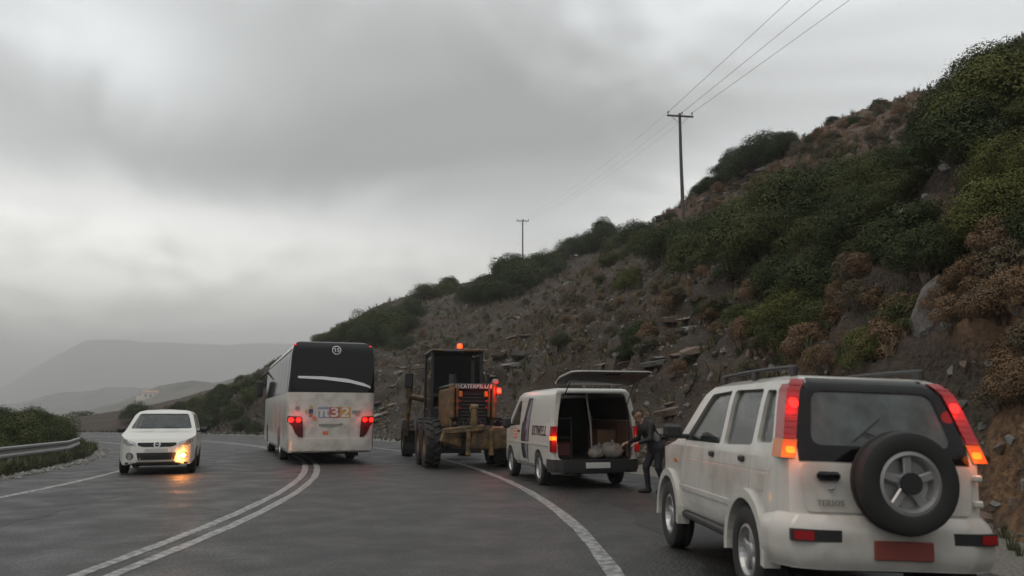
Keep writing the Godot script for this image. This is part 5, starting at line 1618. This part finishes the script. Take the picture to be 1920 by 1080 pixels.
# a far ridge given by the points of its crest [x, y ...] at depth z
func make_ridge(called: String, crest: Array, z: float, foot: float, rough: float, seed_: int, c0: Color, c1: Color) -> void:
	var nz := noise(6.0 / absf(z), seed_, 5)
	var tn := noise(20.0 / absf(z), seed_ + 7, 4)
	var st := SurfaceTool.new()
	st.begin(Mesh.PRIMITIVE_TRIANGLES)
	var nx := 150
	var ny := 26
	var x0: float = crest[0]
	var x1: float = crest[crest.size() - 2]
	for i in nx + 1:
		var x := lerpf(x0, x1, float(i) / nx)
		var h := 0.0
		for k in range(0, crest.size() - 2, 2):
			if x >= crest[k] and x <= crest[k + 2]: h = lerpf(crest[k + 1], crest[k + 3], (x - crest[k]) / (crest[k + 2] - crest[k]))
		for j in ny + 1:
			var q := float(j) / ny * 1.5
			var zz := lerpf(z * foot, z, q)
			var f := q if q <= 1.0 else 1.0 - (q - 1.0) * 1.6
			var xx := x * zz / z
			var y := -14.0 + (h + 14.0) * f + nz.get_noise_2d(xx, zz) * rough * (0.25 + f)
			var t := clampf(0.5 + tn.get_noise_2d(xx, zz) * 1.2, 0.0, 1.0)
			st.set_color(c0.lerp(c1, t))
			st.add_vertex(Vector3(xx, y, zz))
	for i in nx:
		for j in ny:
			var a := i * (ny + 1) + j
			for k in [a, a + 1, a + ny + 2, a, a + ny + 2, a + ny + 1]: st.add_index(k)
	st.generate_normals()
	put(called, st.commit(), M.far).set_meta("kind", "structure")

func scatter(called: String, mesh: Mesh, m: Material, where: Array, label: String, category: String) -> void:
	var mm := MultiMesh.new()
	mm.transform_format = MultiMesh.TRANSFORM_3D
	mm.mesh = mesh
	mm.instance_count = where.size()
	for i in where.size(): mm.set_instance_transform(i, where[i])
	var o := MultiMeshInstance3D.new()
	o.name = numbered(called)
	o.multimesh = mm
	o.material_override = m
	add_child(o)
	o.set_meta("kind", "stuff")
	tag(o, label, category)

func place(o: Node3D, at: Vector3, heading_left: float, roll := 0.0) -> void:
	o.transform = Transform3D(Basis(Vector3.UP, deg_to_rad(heading_left)) * Basis(Vector3(0, 0, 1), deg_to_rad(-roll)), at)

func _ready() -> void:
	rng.seed = 77
	# camera
	var cam := Camera3D.new()
	cam.name = "camera"
	cam.fov = 39.43
	cam.near = 0.05
	cam.far = 12000.0
	cam.position = Vector3(0, 1.4, 0)
	cam.rotation_degrees = Vector3(9.05, 0, 0)
	var lens := CameraAttributesPhysical.new()
	lens.frustum_focal_length = 33.49
	lens.frustum_focus_distance = 20.0
	lens.frustum_far = 12000.0
	lens.exposure_aperture = 2.0
	cam.attributes = lens
	cam.fov = 39.43
	add_child(cam)
	cam.current = true
	# sky, air, exposure
	var we := WorldEnvironment.new()
	we.name = "world_environment"
	var e := Environment.new()
	e.background_mode = Environment.BG_SKY
	e.sky = make_sky()
	e.tonemap_mode = Environment.TONE_MAPPER_LINEAR
	e.tonemap_exposure = 1.3
	e.fog_enabled = true
	e.fog_density = 0.0006
	e.fog_light_color = Color(0.86, 0.86, 0.86)
	e.sdfgi_enabled = true
	e.ssao_enabled = true
	e.ssil_enabled = true
	we.environment = e
	add_child(we)
	# sun behind the cloud
	var sun := DirectionalLight3D.new()
	sun.name = "sun"
	sun.light_energy = 0.16
	sun.light_angular_distance = 25.0
	sun.light_color = Color(1.0, 0.94, 0.85)
	sun.shadow_enabled = true
	add_child(sun)
	sun.look_at_from_position(Vector3(-30, 60, 25), Vector3.ZERO)

	materials()
	# large structure
	make_ground()
	make_ridge("mountain", [-4162.5, 2.5, -3435.5, 9.9, -2897.1, 50.6, -2632.6, 146.8, -2425.3, 267.1, -2214.5, 383.6, -2022.1, 396.6, -1827.8, 391, -1493, 368.8, -1272.8, 379.9, -1106.3, 376.2, -717.8, 328.1, -162.8, 220.8, 832.5, 109.8], -4162.5, 0.6, 16.7, 201, Color(0.05, 0.055, 0.045), Color(0.12, 0.10, 0.08))
	make_ridge("far_hills", [-1760, 2.7, -1337.6, 7.1, -1166, 18.1, -996.6, 53.3, -882.2, 66.5, -765.6, 59.9, -624.8, 53.3, -464.2, 70.9, -233.2, 92.9, 220, 64.3], -1760.0, 0.6, 15.4, 202, Color(0.045, 0.05, 0.04), Color(0.11, 0.095, 0.075))
	make_ridge("near_hills", [-693, -9.9, -497.7, 0.6, -457.8, 6.9, -424.2, 17.4, -384.3, 36.3, -348.6, 40.5, -325.5, 38.4, -296.1, 42.6, -233.1, 48.9, -151.2, 48.9, 42, 23.7], -882.0, 0.6, 8.4, 203, Color(0.04, 0.048, 0.032), Color(0.11, 0.09, 0.068))
	var hill := make_slope()
	var rd := put("road", strip(-6.6, 7.9, 0.0, 0.0, 215.0, 1.0, 0.5, 5, 8), M.asphalt)
	rd.set_meta("kind", "structure")
	for o in [-0.17, 0.14]: put("centre_line", strip(o - 0.075, o + 0.075, 0.004, 0.0, 200.0, 0.6, 0.03, 7), M.paint, rd)
	put("edge_line", strip(4.54, 4.71, 0.004, 0.0, 78.0, 0.6, 0.035, 8, 1, 0.35), M.paint, rd)
	put("edge_line", strip(-4.90, -4.75, 0.004, 0.0, 88.0, 0.6, 0.035, 9), M.paint, rd)
	for a in [[40.5, -3.6, 5.5, 1.5, 21], [52.0, 2.2, 4.0, 1.3, 22], [36.0, 6.0, 7.0, 1.0, 23]]:
		put("tar_patch", strip(a[1] - a[3] * 0.5, a[1] + a[3] * 0.5, 0.003, a[0], a[0] + a[2], 0.25, 0.25, a[4]), M.tar, rd)
	var vg := put("verge", strip(-7.5, -6.3, -0.012, 0.0, 200.0, 0.8, 0.5, 12), M.gravel)
	vg.set_meta("kind", "structure")
	var sh := put("shoulder", strip(7.4, 10.8, -0.016, 0.0, 200.0, 0.8, 0.6, 13), M.gravel)
	sh.set_meta("kind", "structure")
	print("setting done")
	plants_and_stones(hill)
	print("plants done")
	# vehicles
	place(await make_offroader(), Vector3(2.66, -0.022, -5.8), 3.0, 2.0)
	var van := await make_van()
	place(van, Vector3(1.66, 0, -16.1), 13.0)
	place(await make_coach(), Vector3(-5.3, 0, -24.0), 20.0)
	place(await make_grader(), Vector3(-0.86, 0, -21.3), 13.0)
	var car := await make_car()
	var ch := deg_to_rad(180.0 + 19.0)
	place(car, Vector3(-8.55, 0, -19.7) + Basis(Vector3.UP, ch) * Vector3(0, 0, 4.3), 199.0)
	print("vehicles done")
	van_cargo(van.transform)
	var p := make_person()
	p.transform = Transform3D(Basis(Vector3.UP, 0.35), Vector3(2.62, 0, -15.2))
	# poles and wires
	make_pole(Vector3(12.9, 15.9, -59.0), 8.5, 0.15, "taller-looking wooden power pole standing on the open slope")
	make_pole(Vector3(1.77, 21.6, -130.0), 12.0, 0.1, "distant power pole rising behind the bushes of the ridge")
	var top1 := Vector3(12.9, 24.42, -58.9)
	var top2 := Vector3(1.77, 33.62, -129.9)
	var ends := [Vector3(26.4, 24.6, 12), Vector3(30.2, 24.6, 12), Vector3(34.2, 24.6, 12)]
	for k in 3:
		var dx: float = [-0.95, 0.15, 0.95][k]
		wire(top1 + Vector3(dx, 0, 0), ends[k], 0.25, 0.013, ["upper wire of the power line running overhead from the nearer pole", "middle wire of the power line running overhead from the nearer pole", "lowest wire of the power line running overhead from the nearer pole"][k])
		wire(top1 + Vector3(dx, 0, 0), top2 + Vector3(dx, 0, 0), 1.0, 0.0045, "thin wire strung between the two power poles")
	var rail := [Vector3(-9.5, -0.12, 2), Vector3(-10.6, -0.12, -6), Vector3(-11.6, -0.12, -13), Vector3(-12.7, -0.12, -20), Vector3(-14.1, -0.12, -26), Vector3(-16.4, -0.14, -31)]
	make_guardrail(rail, "galvanised steel guardrail along the outer verge on the left")
	make_house(Vector3(-361, 17.2, -808), 0.5)

func van_cargo(vt: Transform3D) -> void:
	var t := thing("cardboard_box", "brown cardboard box inside the open van on its right side", "box")
	t.transform = vt * Transform3D(Basis(Vector3.UP, 0.1), Vector3(0.48, 0.55, -1.05))
	put("carton", boxm(Vector3(0, 0.28, 0), Vector3(0.42, 0.56, 0.5), 0.008), M.carton, t)
	put("flap", boxm(Vector3(0.0, 0.567, 0.13), Vector3(0.42, 0.006, 0.24), 0.001), M.carton, t)
	put("tape", boxm(Vector3(0.0, 0.567, -0.12), Vector3(0.07, 0.008, 0.26), 0.001), M.grey_print, t)
	for k in 3:
		var s := thing("sack", ["pale sack slumped on the right of the van floor", "small pale sack in the middle of the van floor", "pale sack lying behind the others in the van"][k], "sack", "pale sacks in the van")
		s.transform = vt * Transform3D(Basis(Vector3.UP, k * 1.1), [Vector3(0.46, 0.55, -0.40), Vector3(0.10, 0.55, -0.36), Vector3(0.30, 0.55, -0.68)][k])
		var st := ST()
		var nz := noise(3.0, 300 + k, 3)
		var sz: Vector3 = [Vector3(0.26, 0.30, 0.2), Vector3(0.15, 0.20, 0.15), Vector3(0.22, 0.24, 0.2)][k]
		var pt := func(i: int, j: int) -> Vector3:
			var a := TAU * i / 20.0
			var b := PI * j / 10.0
			var d := Vector3(cos(a) * sin(b), 0.5 + 0.5 * cos(b), sin(a) * sin(b))
			return d * sz * (1.0 + 0.35 * nz.get_noise_3dv(d * 1.4)) * (1.0 if j < 10 else 0.98)
		for i in 20:
			for j in 10: quad(st, pt.call(i, j), pt.call(i + 1, j), pt.call(i + 1, j + 1), pt.call(i, j + 1), pt.call(i, j) - Vector3(0, sz.y * 0.4, 0))
		put("bag", soften(fin(st), 60.0), M.sack, s)
		put("tied_neck", tubes([Vector3(0, sz.y * 0.95, 0), Vector3(0.02, sz.y * 1.25, 0.01)], 0.03, 7), M.sack, s)
	var rk := thing("tool_rack", "dark shelf rack standing inside the open van on its left side", "rack")
	rk.transform = vt * Transform3D(Basis.IDENTITY, Vector3(-0.52, 0.55, -1.3))
	for y in [0.03, 0.42, 0.80]: put("shelf", boxm(Vector3(0, y, 0), Vector3(0.40, 0.03, 1.5), 0.005), M.plastic, rk)
	for x in [-0.18, 0.18]:
		for z in [-0.72, 0.72]: put("upright", boxm(Vector3(x, 0.42, z), Vector3(0.035, 0.84, 0.035), 0.004), M.plastic, rk)
	var c := thing("crate", "dark red plastic crate on the lower shelf in the van", "crate")
	c.transform = vt * Transform3D(Basis.IDENTITY, Vector3(-0.52, 0.595, -0.80))
	put("tub", boxm(Vector3(0, 0.13, 0), Vector3(0.34, 0.26, 0.44), 0.02), M.crate, c)
	put("rim", boxm(Vector3(0, 0.262, 0), Vector3(0.37, 0.03, 0.47), 0.01), M.crate, c)

func settle(c: float, q: float) -> Vector3:
	return slope(c, q)

func plants_and_stones(hill: MeshInstance3D) -> void:
	# --- bushes: five crowns for each of three greens, fine-leaved for the near ones
	var greens := [[Color(0.044, 0.064, 0.030), Color(0.056, 0.062, 0.028)], [Color(0.062, 0.082, 0.032), Color(0.076, 0.080, 0.034)], [Color(0.092, 0.112, 0.036), Color(0.112, 0.108, 0.040)]]
	var protos := {}
	for k in 3:
		for v in 4:
			var o := thing("bush", "", "bush")
			put("crown", crown_mesh(500 + k * 10 + v, 18000, 0.0145, 34 + v * 6, greens[k][0], greens[k][1], 0.85), M.leaf, o)
			put("trunk", stem_mesh(540 + v), M.twig, o)
			protos[[k, v]] = o
	var used_proto := {}
	var kinds := ["dark green bush", "mid green bush", "yellowish green bush"]
	for i in range(0, BUSHES.size(), 4):
		var c: float = BUSHES[i]
		var q: float = BUSHES[i + 1]
		var w: float = BUSHES[i + 2] * rng.randf_range(0.92, 1.12)
		var k := int(BUSHES[i + 3])
		var v := rng.randi() % 4
		var o: Node3D
		if not used_proto.has([k, v]):
			o = protos[[k, v]]
			used_proto[[k, v]] = true
		else:
			o = copy(protos[[k, 0]] if false else protos[[k, v]])
		var p := slope(c, q)
		o.transform = Transform3D(Basis(Vector3.UP, rng.randf() * TAU).scaled(Vector3(1.12, rng.randf_range(0.85, 1.12), 1.12) * w * ((0.40 if q > 0.78 else 0.70) if c < 3.6 and q > 0.5 else 1.0)), p - Vector3(0, 0.10 * w, 0))
		var zone := "on the far hillside beyond the coach"
		if c < 1.8: zone = "on the slope right of the off-roader"
		elif c < 2.6: zone = "on the slope above the off-roader"
		elif c < 3.4: zone = "on the slope above the open van"
		elif c < 6.3: zone = "on the slope by the nearer pole" if q > 0.62 else "on the slope below the nearer pole"
		elif c < 8.6: zone = "on the ridge below the distant pole"
		elif c < 11.2: zone = "on the hill behind the coach"
		var size_word := "large " if w > 3.4 else ("small " if w < 2.3 else "")
		var band := ", at its crest" if q > 0.85 else (", high up" if q > 0.62 else (", halfway up" if q > 0.42 else (", low down" if q > 0.2 else ", near its foot")))
		tag(o, size_word + kinds[k] + " " + zone + band, "bush", size_word + kinds[k] + " " + zone + band)
	for k in protos:
		if not used_proto.has(k): protos[k].queue_free()
	# --- bushes behind the guardrail, low weeds on the verge
	var wv := 0
	for a in [[-17.6, -26.5, 2.9, 0], [-16.4, -27.0, 2.2, 1], [-18.9, -28.0, 3.0, 0], [-17.4, -29.5, 2.3, 0], [-18.4, -32.0, 2.6, 1], [-20.0, -31.0, 2.6, 0], [-21.4, -35.0, 2.4, 0], [-19.8, -34.0, 2.0, 0], [-15.4, -23.6, 1.9, 1], [-16.2, -24.8, 2.0, 0], [-22.5, -38.0, 2.6, 0], [-24.5, -42.0, 2.6, 0], [-20.6, -37.2, 1.7, 1], [-17.0, -29.2, 1.4, 1], [-27.0, -44.0, 2.4, 0], [-30.0, -47.0, 2.6, 1], [-33.0, -50.0, 2.6, 0], [-24.0, -38.5, 2.2, 0], [-28.0, -41.0, 2.6, 0]]:
		var o := copy(protos[[a[3], wv % 4]]) if used_proto.has([a[3], wv % 4]) else copy(protos[[0, 0]])
		wv += 1
		o.transform = Transform3D(Basis(Vector3.UP, rng.randf() * TAU).scaled(Vector3(1.25, 1.22, 1.25) * a[2]), Vector3(a[0], ground_y(a[0], a[1]) - 0.08, a[1]))
		tag(o, kinds[a[3]] + " behind the guardrail on the left", "bush", "bushes behind the guardrail")
	# --- a belt of bushes where the land opens beyond the bend
	for i in 16:
		var x := -52.0 - 26.0 * rng.randf()
		var z := -88.0 - 44.0 * rng.randf()
		var o := copy(protos[[0, i % 4]] if used_proto.has([0, i % 4]) else protos[[0, 0]])
		o.transform = Transform3D(Basis(Vector3.UP, rng.randf() * TAU).scaled(Vector3(1.5, 1.1, 1.5) * rng.randf_range(3.0, 4.8)), Vector3(x, ground_y(x, z) - 0.2, z))
		tag(o, "dark bush in the far belt of scrub beyond the bend", "bush", "far belt of scrub beyond the bend")
	# --- dry cushion shrubs
	var dp := []
	var browns := [[Color(0.165, 0.095, 0.046), Color(0.13, 0.085, 0.046)], [Color(0.115, 0.085, 0.046), Color(0.095, 0.075, 0.044)], [Color(0.080, 0.074, 0.036), Color(0.070, 0.060, 0.036)]]
	for k in 3:
		var o := thing("dry_shrub", "", "shrub")
		put("crown", crown_mesh(600 + k, 4200, 0.024, 22, browns[k][0], browns[k][1], 0.85), M.dryleaf, o)
		put("stem", stem_mesh(620 + k), M.twig, o)
		dp.append(o)
	var made := 0
	var seen_dry := {}
	for i in range(0, DRY.size(), 3):
		var c: float = DRY[i]
		var k := made % 3
		if c < 2.3: k = 0 if made % 4 else 1
		var o: Node3D = copy(dp[k])
		if not seen_dry.has(k):
			seen_dry[k] = true
			o.queue_free()
			o = dp[k]
		var w: float = DRY[i + 2]
		o.transform = Transform3D(Basis(Vector3.UP, rng.randf() * TAU).scaled(Vector3.ONE * w * 1.2), slope(c, DRY[i + 1]) - Vector3(0, 0.06 * w, 0))
		var zone := "right of the off-roader" if c < 1.7 else "in the cutting above the off-roader" if c < 2.4 else ("on the open reddish slope near the pole" if DRY[i + 1] > 0.55 else "among the rocks of the slope")
		tag(o, ("small " if w < 0.62 else ("large " if w > 0.9 else "")) + ["rust brown dry shrub ", "tan dry shrub ", "dull olive dry shrub "][k] + zone + (", near its foot" if DRY[i + 1] < 0.08 else (", low down" if DRY[i + 1] < 0.2 else (", high up" if DRY[i + 1] > 0.8 else ""))), "shrub", "dry shrubs on the hillside")
		made += 1
	# --- rocks: the larger blocks one by one, small stones as a mass
	var rocks := []
	for k in 7: rocks.append(rock_mesh(700 + k, [0.5, 0.35, 0.7, 0.45, 0.6, 0.3, 0.8][k]))
	var bed := Basis(Vector3(0.25, 0, 1).normalized(), 0.42)
	for oc in 30:
		var c0 := rng.randf_range(1.4, 10.6)
		var q0 := 0.04 + rng.randf() * rng.randf() * 0.62
		if oc % 5 == 0:
			c0 = rng.randf_range(3.6, 6.2)
			q0 = rng.randf_range(0.55, 0.95)
		var m := rng.randi() % 3
		for k in 9:
			var c := clampf(c0 + rng.randfn() * 0.16, 1.2, 11.5)
			var q := clampf(q0 + rng.randfn() * 0.035, 0.015, 1.0)
			var s := rng.randf_range(0.30, 0.85) * (0.6 if c < 2.5 else 1.0)
			var o := put("rock", rocks[[0, 1, 3, 5][rng.randi() % 4]], M["rock%d" % (m if rng.randf() < 0.7 else 3)], hill)
			var b := bed * Basis(Vector3.UP, rng.randf() * TAU) * Basis(Vector3.RIGHT, rng.randfn() * 0.12)
			o.transform = Transform3D(b.scaled(Vector3(1.7, rng.randf_range(0.6, 1.0), 1.4) * s), slope(c, q) + slope_normal(c, q) * s * 0.04)
	# a grey slab leaning out of the near cutting
	var slab := put("rock", rocks[2], M.rock1, hill)
	slab.transform = Transform3D((Basis(Vector3(0, 0, 1), 0.62) * Basis(Vector3.UP, 0.8)).scaled(Vector3(1.0, 1.25, 1.0)), slope(1.84, 0.085) + slope_normal(1.84, 0.085) * 0.05)
	var small := []
	for i in 9000:
		var c := rng.randf_range(0.9, 11.5)
		var q := rng.randf()
		q = q * (0.35 + 0.65 * rng.randf())
		if i % 5 == 0: q = absf(rng.randfn()) * 0.02 - 0.01
		var s := rng.randf_range(0.06, 0.26)
		var b := Basis(Vector3(rng.randfn(), rng.randfn(), rng.randfn()).normalized(), rng.randf() * TAU)
		small.append(Transform3D(b.scaled(Vector3.ONE * s), slope(c, q)))
	scatter("scree", rocks[0], M.rock0, small.slice(0, 4500), "grey loose stones strewn over the slope", "stones")
	scatter("rubble", rocks[4], M.rock3, small.slice(4500), "brown loose rubble strewn over the slope", "rubble")
	# --- dry grass and low scrub on the slope, weeds along the verge
	var tuft := ST()
	tuft.set_smooth_group(0)
	for k in 26:
		var a := rng.randf() * TAU
		var d := Vector3(cos(a), 0, sin(a))
		var bse := d * rng.randf() * 0.12
		var tip := bse + d * rng.randf_range(0.1, 0.4) + Vector3(0, rng.randf_range(0.3, 0.75), 0)
		var sd := Vector3(-d.z, 0, d.x) * 0.022
		var mid := bse.lerp(tip, 0.5) + Vector3(0, 0.12, 0)
		quad(tuft, bse - sd, bse + sd, mid + sd * 0.7, mid - sd * 0.7, Vector3.UP + d)
		tri(tuft, mid - sd * 0.7, mid + sd * 0.7, tip, Vector3.UP + d)
	var tm := fin(tuft)
	var tan_g := mat(lin(0.17, 0.125, 0.068), 0.9)
	var green_g := mat(lin(0.062, 0.072, 0.030), 0.9)
	var tg := []
	var gg := []
	for i in 6500:
		var c := rng.randf_range(0.8, 12.5)
		var q := rng.randf()
		var s := rng.randf_range(0.35, 0.95) * (0.7 if c < 2.2 else 1.0)
		var x := Transform3D(Basis(Vector3.UP, rng.randf() * TAU).scaled(Vector3(1, rng.randf_range(0.6, 1.1), 1) * s), slope(c, q) - Vector3(0, 0.03, 0))
		if rng.randf() < 0.55: tg.append(x)
		else: gg.append(x)
	scatter("dry_grass", tm, tan_g, tg, "tan dry grass tufts scattered over the slope", "grass")
	for i in 5200:
		var s := rng.randf_range(36.0, 92.0)
		var off := -6.9 - absf(rng.randfn()) * 2.4
		var p := road(s, off)
		gg.append(Transform3D(Basis(Vector3.UP, rng.randf() * TAU).scaled(Vector3.ONE * rng.randf_range(0.2, 0.75)), Vector3(p.x, ground_y(p.x, p.z) - 0.02, p.z)))
	for i in 900:
		var p := road(rng.randf_range(30.0, 120.0), rng.randf_range(8.6, 11.0))
		gg.append(Transform3D(Basis(Vector3.UP, rng.randf() * TAU).scaled(Vector3.ONE * rng.randf_range(0.15, 0.4)), Vector3(p.x, -0.03, p.z)))
	scatter("weeds", tm, green_g, gg, "dull green weeds along the verge and on the slope", "weeds")
	var stones := []
	for i in 1500:
		var p := road(rng.randf_range(34.0, 95.0), -6.75 + rng.randfn() * 0.16)
		stones.append(Transform3D(Basis(Vector3(rng.randfn(), rng.randfn(), rng.randfn()).normalized(), rng.randf() * TAU).scaled(Vector3.ONE * rng.randf_range(0.04, 0.15)), Vector3(p.x, 0.01, p.z)))
	scatter("verge_gravel", rocks[4], M.rock2, stones, "pale gravel lining the left edge of the road", "gravel")
